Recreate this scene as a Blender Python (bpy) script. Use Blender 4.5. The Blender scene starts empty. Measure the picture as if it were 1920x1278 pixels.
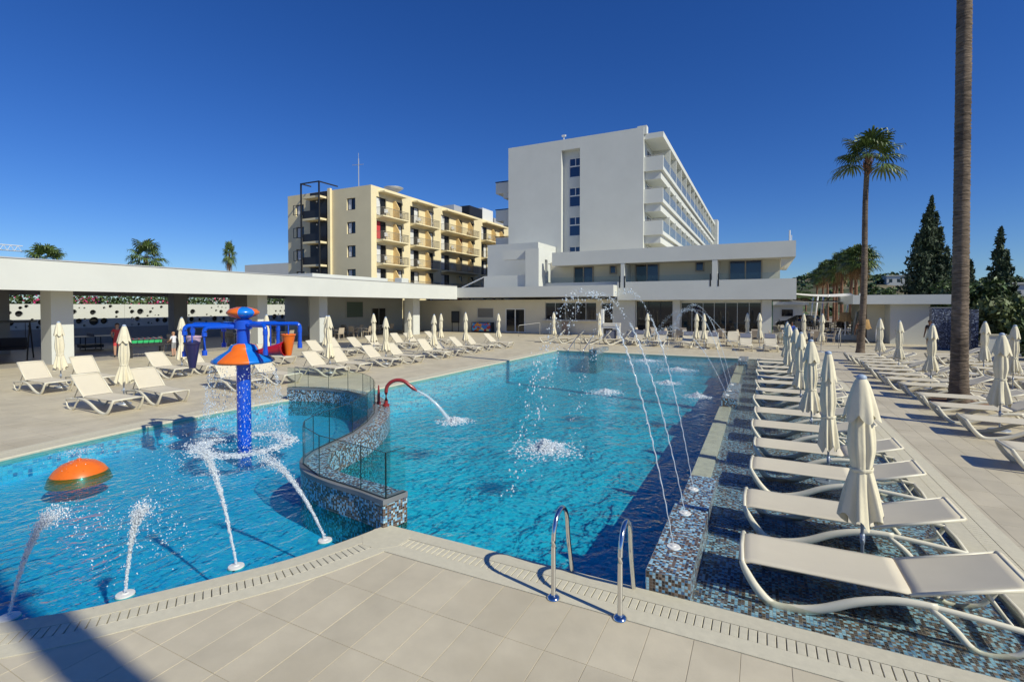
import bpy, bmesh, math, random
import numpy as np
from mathutils import Vector, Matrix
from mathutils.geometry import tessellate_polygon
R = math.radians
random.seed(7)
rng = np.random.default_rng(11)
SC = bpy.context.scene
COL = SC.collection

# ------------------------------------------------------------------ camera, sky, sun, exposure
cam = bpy.data.objects.new('camera', bpy.data.cameras.new('camera'))
COL.objects.link(cam)
cam.location = (0, 0, 2.5)
cam.rotation_euler = (R(90 - 1.2), 0, R(26.64))
cam.data.sensor_width = 36
cam.data.lens = 933 / 1920 * 36
cam.data.shift_y = -0.0242
cam.data.clip_end = 3000
cam.data.clip_start = 0.05
SC.camera = cam

SUN_EL, SUN_OFF = 39.0, 13.2          # elevation; degrees towards -Y from the +X axis
world = bpy.data.worlds.new('World')
SC.world = world
world.use_nodes = True
wn = world.node_tree.nodes; wl = world.node_tree.links
wn.clear()
sky = wn.new('ShaderNodeTexSky'); sky.sky_type = 'NISHITA'
sky.sun_disc = False
sky.sun_elevation = R(SUN_EL)
sky.sun_rotation = R(90 + SUN_OFF)
sky.altitude = 0
sky.air_density = 1.0
sky.dust_density = 0.0
sky.ozone_density = 5.0
bg = wn.new('ShaderNodeBackground'); bg.inputs[1].default_value = 0.099
wo = wn.new('ShaderNodeOutputWorld')
hs = wn.new('ShaderNodeHueSaturation'); hs.inputs['Saturation'].default_value = 1.22; hs.inputs['Hue'].default_value = 0.508
wl.new(sky.outputs[0], hs.inputs['Color']); tintn = wn.new('ShaderNodeVectorMath'); tintn.operation = 'MULTIPLY'; tintn.inputs[1].default_value = (0.52, 0.68, 0.93)
wl.new(hs.outputs[0], tintn.inputs[0]); wl.new(tintn.outputs[0], bg.inputs[0]); wl.new(bg.outputs[0], wo.inputs[0])

sun = bpy.data.objects.new('sun', bpy.data.lights.new('sun', 'SUN'))
COL.objects.link(sun)
sun.data.energy = 4.0
sun.data.angle = R(0.53)
sun.data.color = (1.0, 0.965, 0.79)
sdir = Vector((math.cos(R(SUN_EL)) * math.cos(R(SUN_OFF)), -math.cos(R(SUN_EL)) * math.sin(R(SUN_OFF)), math.sin(R(SUN_EL))))
sun.rotation_euler = sdir.to_track_quat('Z', 'Y').to_euler()
sun.location = (30, -5, 40)

SC.view_settings.view_transform = 'Standard'
SC.view_settings.look = 'None'
SC.view_settings.exposure = 0.12
SC.view_settings.gamma = 1.0
SC.render.engine = 'CYCLES'
cy = SC.cycles
cy.use_denoising = True
cy.max_bounces = 8
cy.diffuse_bounces = 3
cy.glossy_bounces = 3
cy.transmission_bounces = 6
cy.transparent_max_bounces = 24
cy.caustics_reflective = False
cy.caustics_refractive = False
cy.sample_clamp_indirect = 4.0

# ------------------------------------------------------------------ helpers
def ordn(k):
    w = ['first','second','third','fourth','fifth','sixth','seventh','eighth','ninth','tenth','eleventh','twelfth','thirteenth',
         'fourteenth','fifteenth','sixteenth','seventeenth','eighteenth','nineteenth','twentieth']
    return w[k]

class MB:
    def __init__(s): s.v = []; s.f = []; s.uv = {}
    def add(s, vs, fs):
        n = len(s.v); s.v.extend([tuple(p) for p in vs]); s.f.extend([tuple(i + n for i in f) for f in fs]); return s
    def box(s, x0, x1, y0, y1, z0, z1, M=None):
        vs = [Vector(p) for p in ((x0,y0,z0),(x1,y0,z0),(x1,y1,z0),(x0,y1,z0),(x0,y0,z1),(x1,y0,z1),(x1,y1,z1),(x0,y1,z1))]
        if M: vs = [M @ p for p in vs]
        return s.add(vs, [(3,2,1,0),(4,5,6,7),(0,1,5,4),(1,2,6,5),(2,3,7,6),(3,0,4,7)])
    def bev(s, x0, x1, y0, y1, z0, z1, b=0.01):
        # box with chamfered top edges
        vs = [(x0,y0,z0),(x1,y0,z0),(x1,y1,z0),(x0,y1,z0),(x0,y0,z1-b),(x1,y0,z1-b),(x1,y1,z1-b),(x0,y1,z1-b),
              (x0+b,y0+b,z1),(x1-b,y0+b,z1),(x1-b,y1-b,z1),(x0+b,y1-b,z1)]
        return s.add(vs, [(3,2,1,0),(0,1,5,4),(1,2,6,5),(2,3,7,6),(3,0,4,7),(4,5,9,8),(5,6,10,9),(6,7,11,10),(7,4,8,11),(8,9,10,11)])
    def tube(s, pts, r, n=8, flat=1.0, caps=True, up=(0,0,1)):
        pts = [Vector(p) for p in pts]; m = len(pts)
        rs = r if isinstance(r, (list, tuple)) else [r] * m
        base = len(s.v); upv = Vector(up)
        for i, p in enumerate(pts):
            t = (pts[min(i+1, m-1)] - pts[max(i-1, 0)]).normalized()
            a = t.cross(upv)
            if a.length < 1e-4: a = t.cross(Vector((1, 0, 0)))
            a.normalize(); b = a.cross(t)
            for k in range(n):
                an = 2 * math.pi * k / n
                s.v.append(tuple(p + a * (math.cos(an) * rs[i] * flat) + b * (math.sin(an) * rs[i])))
        for i in range(m - 1):
            for k in range(n):
                k2 = (k + 1) % n
                s.f.append((base+i*n+k, base+i*n+k2, base+(i+1)*n+k2, base+(i+1)*n+k))
        if caps:
            s.f.append(tuple(base + k for k in reversed(range(n))))
            s.f.append(tuple(base + (m-1)*n + k for k in range(n)))
        return s
    def bar(s, p, q, r, n=6): return s.tube([p, q], r, n)
    def lathe(s, prof, n=24, c=(0,0,0), fn=None):
        base = len(s.v)
        for (r, z) in prof:
            for k in range(n):
                an = 2 * math.pi * k / n
                rr, zz = (r, z) if fn is None else fn(r, z, an)
                s.v.append((c[0] + rr * math.cos(an), c[1] + rr * math.sin(an), c[2] + zz))
        for i in range(len(prof) - 1):
            for k in range(n):
                k2 = (k + 1) % n
                s.f.append((base+i*n+k, base+i*n+k2, base+(i+1)*n+k2, base+(i+1)*n+k))
        return s
    def prism(s, poly, z0, z1):
        n = len(poly)
        vs = [(p[0], p[1], z0) for p in poly] + [(p[0], p[1], z1) for p in poly]
        fs = [tuple(reversed(range(n))), tuple(range(n, 2*n))] + [(i, (i+1) % n, n + (i+1) % n, n + i) for i in range(n)]
        return s.add(vs, fs)
    def ball(s, c, r, sq=(1,1,1), nu=10, nv=6):
        prof = []
        base = len(s.v)
        for i in range(nv + 1):
            t = math.pi * i / nv
            for k in range(nu):
                a = 2 * math.pi * k / nu
                s.v.append((c[0]+r*sq[0]*math.sin(t)*math.cos(a), c[1]+r*sq[1]*math.sin(t)*math.sin(a), c[2]-r*sq[2]*math.cos(t)))
        for i in range(nv):
            for k in range(nu):
                k2 = (k+1) % nu
                s.f.append((base+i*nu+k, base+i*nu+k2, base+(i+1)*nu+k2, base+(i+1)*nu+k))
        return s
    def mesh(s, name, mat=None, smooth=False):
        me = bpy.data.meshes.new(name)
        me.from_pydata(s.v, [], s.f)
        me.validate(); me.update()
        if smooth:
            me.polygons.foreach_set('use_smooth', [True] * len(me.polygons))
            if smooth == 'auto':
                try: me.set_sharp_from_angle(angle=R(40))
                except Exception: pass
        if mat: me.materials.append(mat)
        return me
    def build(s, name, mat=None, parent=None, smooth=False, loc=None):
        return link(name, s.mesh(name, mat, smooth), parent, loc)

def link(name, me, parent=None, loc=None):
    o = bpy.data.objects.new(name, me); COL.objects.link(o)
    if parent: o.parent = parent
    if loc: o.location = loc
    return o

def tag(o, label=None, cat=None, group=None, kind=None):
    if label: o['label'] = label
    if cat: o['category'] = cat
    if group: o['group'] = group
    if kind: o['kind'] = kind
    return o

def thing(name, label, cat, loc=(0,0,0), rz=0.0, group=None):
    o = bpy.data.objects.new(name, None); COL.objects.link(o)
    o.empty_display_size = 0.2
    o.location = loc; o.rotation_euler = (0, 0, rz)
    return tag(o, label, cat, group)

def copy_tree(o, parent=None):
    c = o.copy(); COL.objects.link(c); c.parent = parent
    for ch in CH[o.name] if o.name in CH else o.children: copy_tree(ch, c)
    return c
CH = {}

def place(proto, used, label, loc, rz, group):
    o = proto if not used else copy_tree(proto)
    o.location = loc; o.rotation_euler = (0, 0, rz)
    tag(o, label, None, group)
    return o

# ------------------------------------------------------------------ materials
def newmat(name):
    m = bpy.data.materials.new(name); m.use_nodes = True
    nt = m.node_tree
    return m, nt, nt.nodes['Principled BSDF']

def setin(b, k, v):
    if k in b.inputs: b.inputs[k].default_value = v

def mat(name, col, rough=0.6, metal=0.0, var=0.0, scale=3.0, bump=0.0, bscale=40.0, island=0.0, spec=0.5, coat=0.0, stain=None, world_co=False):
    m, nt, b = newmat(name)
    N, L = nt.nodes, nt.links
    b.inputs['Roughness'].default_value = rough
    b.inputs['Metallic'].default_value = metal
    setin(b, 'Specular IOR Level', spec); setin(b, 'Coat Weight', coat); setin(b, 'Coat Roughness', 0.08)
    c4 = (*col, 1)
    b.inputs['Base Color'].default_value = c4
    tc = N.new('ShaderNodeTexCoord'); OC = tc.outputs['Object']
    if world_co: OC = N.new('ShaderNodeNewGeometry').outputs['Position']
    cur = None
    if var > 0:
        nz = N.new('ShaderNodeTexNoise'); nz.inputs['Scale'].default_value = scale; nz.inputs['Detail'].default_value = 6
        nz.inputs['Roughness'].default_value = 0.62
        L.new(OC, nz.inputs['Vector'])
        mr = N.new('ShaderNodeMapRange'); mr.inputs[1].default_value = 0.3; mr.inputs[2].default_value = 0.7
        mr.inputs[3].default_value = 1 - var; mr.inputs[4].default_value = 1 + var * 0.6
        L.new(nz.outputs[0], mr.inputs[0])
        vm = N.new('ShaderNodeVectorMath'); vm.operation = 'SCALE'; vm.inputs[0].default_value = col
        L.new(mr.outputs[0], vm.inputs['Scale']); cur = vm.outputs[0]
    if island > 0:
        ge = N.new('ShaderNodeNewGeometry'); oi = N.new('ShaderNodeObjectInfo')
        ad = N.new('ShaderNodeMath'); ad.operation = 'ADD'; L.new(ge.outputs['Random Per Island'], ad.inputs[0]); L.new(oi.outputs['Random'], ad.inputs[1])
        fr = N.new('ShaderNodeMath'); fr.operation = 'FRACT'; L.new(ad.outputs[0], fr.inputs[0])
        mr = N.new('ShaderNodeMapRange'); mr.inputs[3].default_value = 1 - island; mr.inputs[4].default_value = 1 + island
        L.new(fr.outputs[0], mr.inputs[0])
        vm = N.new('ShaderNodeVectorMath'); vm.operation = 'SCALE'
        if cur: L.new(cur, vm.inputs[0])
        else: vm.inputs[0].default_value = col
        L.new(mr.outputs[0], vm.inputs['Scale']); cur = vm.outputs[0]
    if stain:
        sc_, colr, lo, hi = stain
        nz = N.new('ShaderNodeTexNoise'); nz.inputs['Scale'].default_value = sc_; nz.inputs['Detail'].default_value = 8
        L.new(OC, nz.inputs['Vector'])
        mr = N.new('ShaderNodeMapRange'); mr.inputs[1].default_value = lo; mr.inputs[2].default_value = hi
        L.new(nz.outputs[0], mr.inputs[0])
        mx = N.new('ShaderNodeMix'); mx.data_type = 'RGBA'
        L.new(mr.outputs[0], mx.inputs[0])
        if cur: L.new(cur, mx.inputs[6])
        else: mx.inputs[6].default_value = c4
        mx.inputs[7].default_value = (*colr, 1); cur = mx.outputs[2]
    if cur: L.new(cur, b.inputs['Base Color'])
    if bump > 0:
        nz = N.new('ShaderNodeTexNoise'); nz.inputs['Scale'].default_value = bscale; nz.inputs['Detail'].default_value = 4
        L.new(OC, nz.inputs['Vector'])
        bp = N.new('ShaderNodeBump'); bp.inputs['Strength'].default_value = bump; bp.inputs['Distance'].default_value = 0.01
        L.new(nz.outputs[0], bp.inputs['Height']); L.new(bp.outputs[0], b.inputs['Normal'])
    return m

def mosaic(name, stops, grout, pitch=0.027, rough=0.15, groutw=0.09):
    """small glass tiles; colours picked per tile from a stepped ramp. Uses the UV map in metres."""
    m, nt, b = newmat(name); N, L = nt.nodes, nt.links
    uv = N.new('ShaderNodeUVMap')
    sc = N.new('ShaderNodeVectorMath'); sc.operation = 'SCALE'; sc.inputs['Scale'].default_value = 1 / pitch
    L.new(uv.outputs[0], sc.inputs[0])
    fl = N.new('ShaderNodeVectorMath'); fl.operation = 'FLOOR'; L.new(sc.outputs[0], fl.inputs[0])
    wnz = N.new('ShaderNodeTexWhiteNoise'); wnz.noise_dimensions = '3D'; L.new(fl.outputs[0], wnz.inputs['Vector'])
    cr = N.new('ShaderNodeValToRGB'); cr.color_ramp.interpolation = 'CONSTANT'
    el = cr.color_ramp.elements
    while len(el) > 1: el.remove(el[-1])
    for i, (p, c) in enumerate(stops):
        e = el[0] if i == 0 else el.new(p)
        e.position = p; e.color = (*c, 1)
    L.new(wnz.outputs['Value'], cr.inputs[0])
    fr = N.new('ShaderNodeVectorMath'); fr.operation = 'FRACTION'; L.new(sc.outputs[0], fr.inputs[0])
    sp = N.new('ShaderNodeSeparateXYZ'); L.new(fr.outputs[0], sp.inputs[0])
    def edge(o):
        a = N.new('ShaderNodeMath'); a.operation = 'SUBTRACT'; a.inputs[1].default_value = 0.5; L.new(o, a.inputs[0])
        c = N.new('ShaderNodeMath'); c.operation = 'ABSOLUTE'; L.new(a.outputs[0], c.inputs[0]); return c
    ex, ey = edge(sp.outputs[0]), edge(sp.outputs[1])
    mx = N.new('ShaderNodeMath'); mx.operation = 'MAXIMUM'; L.new(ex.outputs[0], mx.inputs[0]); L.new(ey.outputs[0], mx.inputs[1])
    gt = N.new('ShaderNodeMath'); gt.operation = 'GREATER_THAN'; gt.inputs[1].default_value = 0.5 - groutw / 2 - 0.02; L.new(mx.outputs[0], gt.inputs[0])
    mc = N.new('ShaderNodeMix'); mc.data_type = 'RGBA'; L.new(gt.outputs[0], mc.inputs[0]); L.new(cr.outputs[0], mc.inputs[6]); mc.inputs[7].default_value = (*grout, 1)
    L.new(mc.outputs[2], b.inputs['Base Color'])
    mr = N.new('ShaderNodeMapRange'); mr.inputs[3].default_value = rough; mr.inputs[4].default_value = 0.8; L.new(gt.outputs[0], mr.inputs[0])
    L.new(mr.outputs[0], b.inputs['Roughness'])
    sm = N.new('ShaderNodeMapRange'); sm.inputs[1].default_value = 0.5 - groutw; sm.inputs[2].default_value = 0.5; sm.inputs[3].default_value = 1; sm.inputs[4].default_value = 0
    L.new(mx.outputs[0], sm.inputs[0])
    # each tile slightly tilted
    bp = N.new('ShaderNodeBump'); bp.inputs['Strength'].default_value = 0.5; bp.inputs['Distance'].default_value = 0.003
    L.new(sm.outputs[0], bp.inputs['Height']); L.new(bp.outputs[0], b.inputs['Normal'])
    return m

def water_mat(name, tint, ripple, scale, refr=0.4, strength=0.6, ior=1.16):
    m, nt, b = newmat(name); N, L = nt.nodes, nt.links
    N.remove(b); out = N['Material Output']
    tc = N.new('ShaderNodeTexCoord')
    def noise(s, d, dist, sy=1.0):
        mp = N.new('ShaderNodeMapping'); mp.inputs['Scale'].default_value = (1, sy, 1); L.new(tc.outputs['Object'], mp.inputs[0])
        nz = N.new('ShaderNodeTexNoise'); nz.inputs['Scale'].default_value = s; nz.inputs['Detail'].default_value = d; nz.inputs['Distortion'].default_value = dist
        L.new(mp.outputs[0], nz.inputs['Vector']); return nz
    n1 = noise(scale, 3, 1.4, 0.6); n2 = noise(scale * 3.1, 2, 0.8)
    n3 = noise(0.28, 3, 0.6)
    ad = N.new('ShaderNodeMath'); ad.operation = 'MULTIPLY_ADD'; ad.inputs[1].default_value = 0.4; L.new(n2.outputs[0], ad.inputs[0]); L.new(n1.outputs[0], ad.inputs[2])
    bp = N.new('ShaderNodeBump'); bp.inputs['Distance'].default_value = ripple; L.new(ad.outputs[0], bp.inputs['Height'])
    mr = N.new('ShaderNodeMapRange'); mr.inputs[1].default_value = 0.35; mr.inputs[2].default_value = 0.65; mr.inputs[3].default_value = strength * 0.28; mr.inputs[4].default_value = strength
    L.new(n3.outputs[0], mr.inputs[0]); L.new(mr.outputs[0], bp.inputs['Strength'])
    fz = N.new('ShaderNodeFresnel'); fz.inputs['IOR'].default_value = ior; L.new(bp.outputs[0], fz.inputs['Normal'])
    gl = N.new('ShaderNodeBsdfGlossy'); gl.inputs['Roughness'].default_value = 0.03; L.new(bp.outputs[0], gl.inputs['Normal'])
    rf = N.new('ShaderNodeBsdfRefraction'); rf.inputs['IOR'].default_value = 1.33; rf.inputs['Roughness'].default_value = 0.0
    rf.inputs['Color'].default_value = (*tint, 1); L.new(bp.outputs[0], rf.inputs['Normal'])
    tr = N.new('ShaderNodeBsdfTransparent'); tr.inputs['Color'].default_value = (*tint, 1)
    m1 = N.new('ShaderNodeMixShader'); m1.inputs[0].default_value = refr; L.new(tr.outputs[0], m1.inputs[1]); L.new(rf.outputs[0], m1.inputs[2])
    m2 = N.new('ShaderNodeMixShader'); L.new(fz.outputs[0], m2.inputs[0]); L.new(m1.outputs[0], m2.inputs[1]); L.new(gl.outputs[0], m2.inputs[2])
    L.new(m2.outputs[0], out.inputs['Surface'])
    return m

def glass_mat(name, tint, alpha_t=0.92, dark=None, rough=0.0):
    """clear pane: transparent + fresnel gloss"""
    m, nt, b = newmat(name); N, L = nt.nodes, nt.links
    N.remove(b); out = N['Material Output']
    fz = N.new('ShaderNodeFresnel'); fz.inputs['IOR'].default_value = 1.45
    gl = N.new('ShaderNodeBsdfGlossy'); gl.inputs['Roughness'].default_value = rough
    tr = N.new('ShaderNodeBsdfTransparent'); tr.inputs['Color'].default_value = (*[t * alpha_t for t in tint], 1)
    ge = N.new('ShaderNodeNewGeometry'); iv = N.new('ShaderNodeMath'); iv.operation = 'SUBTRACT'; iv.inputs[0].default_value = 1; L.new(ge.outputs['Backfacing'], iv.inputs[1])
    fm_ = N.new('ShaderNodeMath'); fm_.operation = 'MULTIPLY'; L.new(fz.outputs[0], fm_.inputs[0]); L.new(iv.outputs[0], fm_.inputs[1])
    m2 = N.new('ShaderNodeMixShader'); L.new(fm_.outputs[0], m2.inputs[0]); L.new(tr.outputs[0], m2.inputs[1]); L.new(gl.outputs[0], m2.inputs[2])
    L.new(m2.outputs[0], out.inputs['Surface'])
    return m

def spray_mat(name, col, transp):
    m, nt, b = newmat(name); N, L = nt.nodes, nt.links
    out = N['Material Output']
    b.inputs['Base Color'].default_value = (*col, 1); b.inputs['Roughness'].default_value = 0.12
    setin(b, 'Specular IOR Level', 0.6)
    tr = N.new('ShaderNodeBsdfTransparent')
    mx = N.new('ShaderNodeMixShader'); mx.inputs[0].default_value = transp
    L.new(b.outputs[0], mx.inputs[1]); L.new(tr.outputs[0], mx.inputs[2]); L.new(mx.outputs[0], out.inputs['Surface'])
    return m

M = {}
M['slab'] = mat('limestone slab', (0.60, 0.525, 0.38), 0.5, var=0.11, scale=2.6, world_co=True, island=0.06, bump=0.06, bscale=60, stain=(0.9, (0.50, 0.43, 0.30), 0.50, 0.75))
M['grout'] = mat('grout', (0.46, 0.41, 0.31), 0.9)
M['coping'] = mat('coping stone', (0.64, 0.585, 0.44), 0.7, var=0.08, scale=14, island=0.03, bump=0.35, bscale=170)
M['slot'] = mat('drain channel', (0.10, 0.08, 0.06), 0.9)
M['white'] = mat('white render', (0.64, 0.648, 0.605), 0.85, var=0.05, scale=0.4, bump=0.08, bscale=25)
M['cream'] = mat('bounce-warmed render', (0.74, 0.69, 0.56), 0.85, var=0.03, scale=0.8)  # warm bounced light put into the colour of the shaded recess walls
M['soffit'] = mat('soffit', (0.62, 0.61, 0.58), 0.9)
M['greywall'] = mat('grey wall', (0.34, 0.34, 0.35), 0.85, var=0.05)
M['intfloor'] = mat('pavilion floor', (0.40, 0.36, 0.30), 0.4, var=0.08, scale=1.5)
M['yellow'] = mat('ochre render', (0.80, 0.69, 0.44), 0.88, var=0.05, scale=0.6)
M['yellow2'] = mat('ochre render deep', (0.78, 0.56, 0.26), 0.88, var=0.04, scale=0.8)
M['black'] = mat('black metal', (0.018, 0.018, 0.02), 0.45)
M['frame'] = mat('bronze frame', (0.40, 0.34, 0.26), 0.5)
M['alu'] = mat('aluminium frame', (0.62, 0.61, 0.58), 0.35, metal=0.4)
M['darkglass'] = mat('dark window glass', (0.012, 0.014, 0.018), 0.04, spec=0.7)
M['blueglass'] = mat('blue window glass', (0.02, 0.045, 0.12), 0.04, spec=0.8)
M['curtain'] = mat('curtain', (0.70, 0.70, 0.68), 0.9, var=0.1, scale=6)
M['redcurtain'] = mat('red curtain', (0.55, 0.05, 0.06), 0.9)
M['sling'] = mat('cream sling', (0.655, 0.585, 0.45), 0.75, var=0.03, scale=4, bump=0.12, bscale=500, island=0.03)
M['resin'] = mat('cream resin', (0.74, 0.69, 0.55), 0.38, var=0.03, scale=3)
M['canvas'] = mat('parasol canvas', (0.76, 0.69, 0.51), 0.9, var=0.07, scale=5, bump=0.2, bscale=30, island=0.04)
M['pole'] = mat('grey pole', (0.34, 0.38, 0.45), 0.4, metal=0.3)
M['cap'] = mat('parasol cap', (0.36, 0.44, 0.56), 0.45)
M['steel'] = mat('polished steel', (0.72, 0.72, 0.72), 0.14, metal=1.0)
M['blue'] = mat('glossy blue fibreglass', (0.004, 0.085, 0.62), 0.22, coat=0.6)
M['skyblue'] = mat('sky blue fibreglass', (0.01, 0.20, 0.70), 0.25, coat=0.5)
M['orange'] = mat('orange fibreglass', (0.88, 0.17, 0.012), 0.35, coat=0.25, var=0.12, scale=4)
M['redf'] = mat('red fibreglass', (0.48, 0.012, 0.02), 0.28, coat=0.5)
M['pink'] = mat('pale pink plastic', (0.62, 0.42, 0.52), 0.35)
M['purple'] = mat('dark purple plastic', (0.03, 0.025, 0.085), 0.3)
M['maroon'] = mat('maroon enamel', (0.30, 0.03, 0.028), 0.3, coat=0.3)
M['nozzle'] = mat('white nozzle', (0.75, 0.74, 0.70), 0.35)
M['capgrey'] = mat('grey cap stone', (0.20, 0.21, 0.22), 0.5, var=0.1, scale=5)
M['ridge'] = mat('pale ridge tile', (0.62, 0.60, 0.46), 0.4, var=0.2, scale=8)
TILES = [(0.0, (0.30, 0.56, 0.72)), (0.17, (0.15, 0.36, 0.56)), (0.28, (0.40, 0.64, 0.76)), (0.38, (0.05, 0.036, 0.03)), (0.56, (0.13, 0.088, 0.065)),
         (0.76, (0.28, 0.21, 0.16)), (0.84, (0.018, 0.022, 0.035)), (0.93, (0.07, 0.14, 0.26))]
M['mosaic'] = mosaic('mosaic', TILES, (0.27, 0.235, 0.19), 0.027)
M['mosaicdark'] = mosaic('mosaic shower', [(0, (0.015, 0.02, 0.045)), (0.35, (0.05, 0.065, 0.13)), (0.7, (0.16, 0.19, 0.28)), (0.9, (0.34, 0.37, 0.43))], (0.16, 0.16, 0.18), 0.05)
M['poolfloor'] = mosaic('pool floor', [(0, (0.20, 0.70, 0.92)), (0.28, (0.28, 0.79, 0.97)), (0.48, (0.12, 0.50, 0.76)), (0.64, (0.34, 0.80, 0.97)), (0.84, (0.05, 0.24, 0.48)), (0.92, (0.12, 0.54, 0.82))], (0.34, 0.66, 0.80), 0.07, 0.4)
M['kidfloor'] = mosaic('kid pool floor', [(0, (0.20, 0.62, 0.97)), (0.4, (0.28, 0.70, 0.98)), (0.75, (0.14, 0.54, 0.95)), (0.9, (0.38, 0.76, 0.98))], (0.40, 0.68, 0.90), 0.055, 0.4)
M['water'] = water_mat('pool water', (0.28, 0.915, 0.975), 0.13, 2.5, 0.22, 0.85)
M['ledgewater'] = water_mat('shallow ledge water', (0.95, 0.99, 1.0), 0.035, 5.0, 0.12, 0.5)
M['kidwater'] = water_mat('kid water', (0.25, 0.80, 0.885), 0.07, 3.6, 0.16, 0.8, 1.11)
M['glass'] = glass_mat('clear glass', (0.93, 0.98, 0.97), 0.97)
M['balglass'] = glass_mat('balustrade glass', (0.96, 0.99, 0.985), 0.985)
M['glassedge'] = mat('glass edge', (0.015, 0.03, 0.03), 0.2)
M['foam'] = spray_mat('foam', (0.86, 0.92, 0.97), 0.45)
M['core'] = spray_mat('jet core', (0.84, 0.91, 0.97), 0.62)
M['drop'] = spray_mat('droplets', (0.80, 0.88, 0.95), 0.5)
def trunk_mat(name, dark, light):
    m, nt, b = newmat(name); N, L = nt.nodes, nt.links
    b.inputs['Roughness'].default_value = 0.95
    tc = N.new('ShaderNodeTexCoord')
    def nz(scale, zs, d):
        mp = N.new('ShaderNodeMapping'); mp.inputs['Scale'].default_value = (1, 1, zs); L.new(tc.outputs['Object'], mp.inputs[0])
        n_ = N.new('ShaderNodeTexNoise'); n_.inputs['Scale'].default_value = scale; n_.inputs['Detail'].default_value = d; L.new(mp.outputs[0], n_.inputs['Vector']); return n_
    a, c, e = nz(4.0, 7.0, 6), nz(9.0, 9.0, 4), nz(1.2, 0.8, 3)
    ad = N.new('ShaderNodeMath'); ad.operation = 'ADD'; L.new(a.outputs[0], ad.inputs[0]); L.new(c.outputs[0], ad.inputs[1])
    ad2 = N.new('ShaderNodeMath'); ad2.operation = 'ADD'; L.new(ad.outputs[0], ad2.inputs[0]); L.new(e.outputs[0], ad2.inputs[1])
    mr = N.new('ShaderNodeMapRange'); mr.inputs[1].default_value = 1.2; mr.inputs[2].default_value = 1.8; L.new(ad2.outputs[0], mr.inputs[0])
    mx = N.new('ShaderNodeMix'); mx.data_type = 'RGBA'; mx.inputs[6].default_value = (*dark, 1); mx.inputs[7].default_value = (*light, 1); L.new(mr.outputs[0], mx.inputs[0]); L.new(mx.outputs[2], b.inputs['Base Color'])
    bp = N.new('ShaderNodeBump'); bp.inputs['Strength'].default_value = 0.9; bp.inputs['Distance'].default_value = 0.03; L.new(ad.outputs[0], bp.inputs['Height']); L.new(bp.outputs[0], b.inputs['Normal'])
    return m
M['trunk'] = trunk_mat('palm trunk', (0.05, 0.036, 0.026), (0.27, 0.205, 0.15))
M['trunkred'] = trunk_mat('palm trunk reddish', (0.10, 0.05, 0.03), (0.32, 0.165, 0.10))
M['frond'] = mat('palm frond', (0.095, 0.145, 0.035), 0.5, var=0.25, scale=2, island=0.35)
M['deadfrond'] = mat('dead frond', (0.30, 0.18, 0.08), 0.9, var=0.25, island=0.3)
M['cypress'] = mat('cypress foliage', (0.048, 0.075, 0.034), 0.7, island=0.45)
M['leaf'] = mat('shrub leaf', (0.06, 0.10, 0.028), 0.55, island=0.5)
M['leaf2'] = mat('pale shrub leaf', (0.12, 0.15, 0.05), 0.55, island=0.45)
M['bark'] = mat('bark', (0.12, 0.09, 0.065), 0.95, var=0.3)
M['pinkflower'] = mat('pink flower', (0.70, 0.06, 0.22), 0.7, island=0.4)
M['whiteflower'] = mat('white flower', (0.75, 0.75, 0.68), 0.7, island=0.15)
M['hill'] = mat('dry hillside', (0.20, 0.17, 0.10), 0.95, var=0.35, scale=0.05, stain=(0.035, (0.07, 0.085, 0.035), 0.42, 0.56))
M['ground'] = mat('bare ground', (0.30, 0.26, 0.20), 0.95, var=0.2, scale=0.3)
M['sail'] = mat('shade sail', (0.76, 0.73, 0.66), 0.9)
M['wood'] = mat('brown wood', (0.16, 0.09, 0.05), 0.6)
M['chair'] = mat('woven chair', (0.50, 0.42, 0.32), 0.7)
M['chairdark'] = mat('dark woven chair', (0.12, 0.085, 0.06), 0.7)
M['tabletop'] = mat('table top', (0.66, 0.62, 0.54), 0.5)
M['plastic'] = mat('white plastic', (0.75, 0.75, 0.73), 0.4)
M['thatch'] = mat('dry thatch', (0.36, 0.22, 0.09), 0.95, var=0.3, scale=10)
M['green'] = mat('green felt', (0.02, 0.42, 0.13), 0.7)
M['skin'] = mat('skin', (0.52, 0.30, 0.21), 0.55)
M['darkskin'] = mat('tanned skin', (0.20, 0.10, 0.06), 0.55)
M['hair'] = mat('dark hair', (0.018, 0.012, 0.01), 0.6)
M['fairhair'] = mat('fair hair', (0.40, 0.22, 0.12), 0.7)
M['redcloth'] = mat('coral cloth', (0.62, 0.07, 0.08), 0.85)
M['whitecloth'] = mat('white cloth', (0.75, 0.76, 0.80), 0.85)
M['bluecloth'] = mat('blue cloth', (0.02, 0.08, 0.45), 0.85)
M['darkcloth'] = mat('dark cloth', (0.03, 0.03, 0.04), 0.85)
M['check'] = mat('grey checked cloth', (0.32, 0.32, 0.32), 0.85, var=0.6, scale=40)
M['towel'] = mat('grey towel', (0.16, 0.17, 0.22), 0.95)
M['carblack'] = mat('car paint dark', (0.02, 0.024, 0.03), 0.2, coat=0.8)
M['carwhite'] = mat('car paint white', (0.7, 0.7, 0.7), 0.25, coat=0.8)
M['tyre'] = mat('tyre', (0.02, 0.02, 0.02), 0.9)
M['railpanel'] = mat('balcony rail', (0.26, 0.23, 0.18), 0.6)
M['roofdark'] = mat('roof membrane', (0.45, 0.44, 0.42), 0.9)

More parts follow.
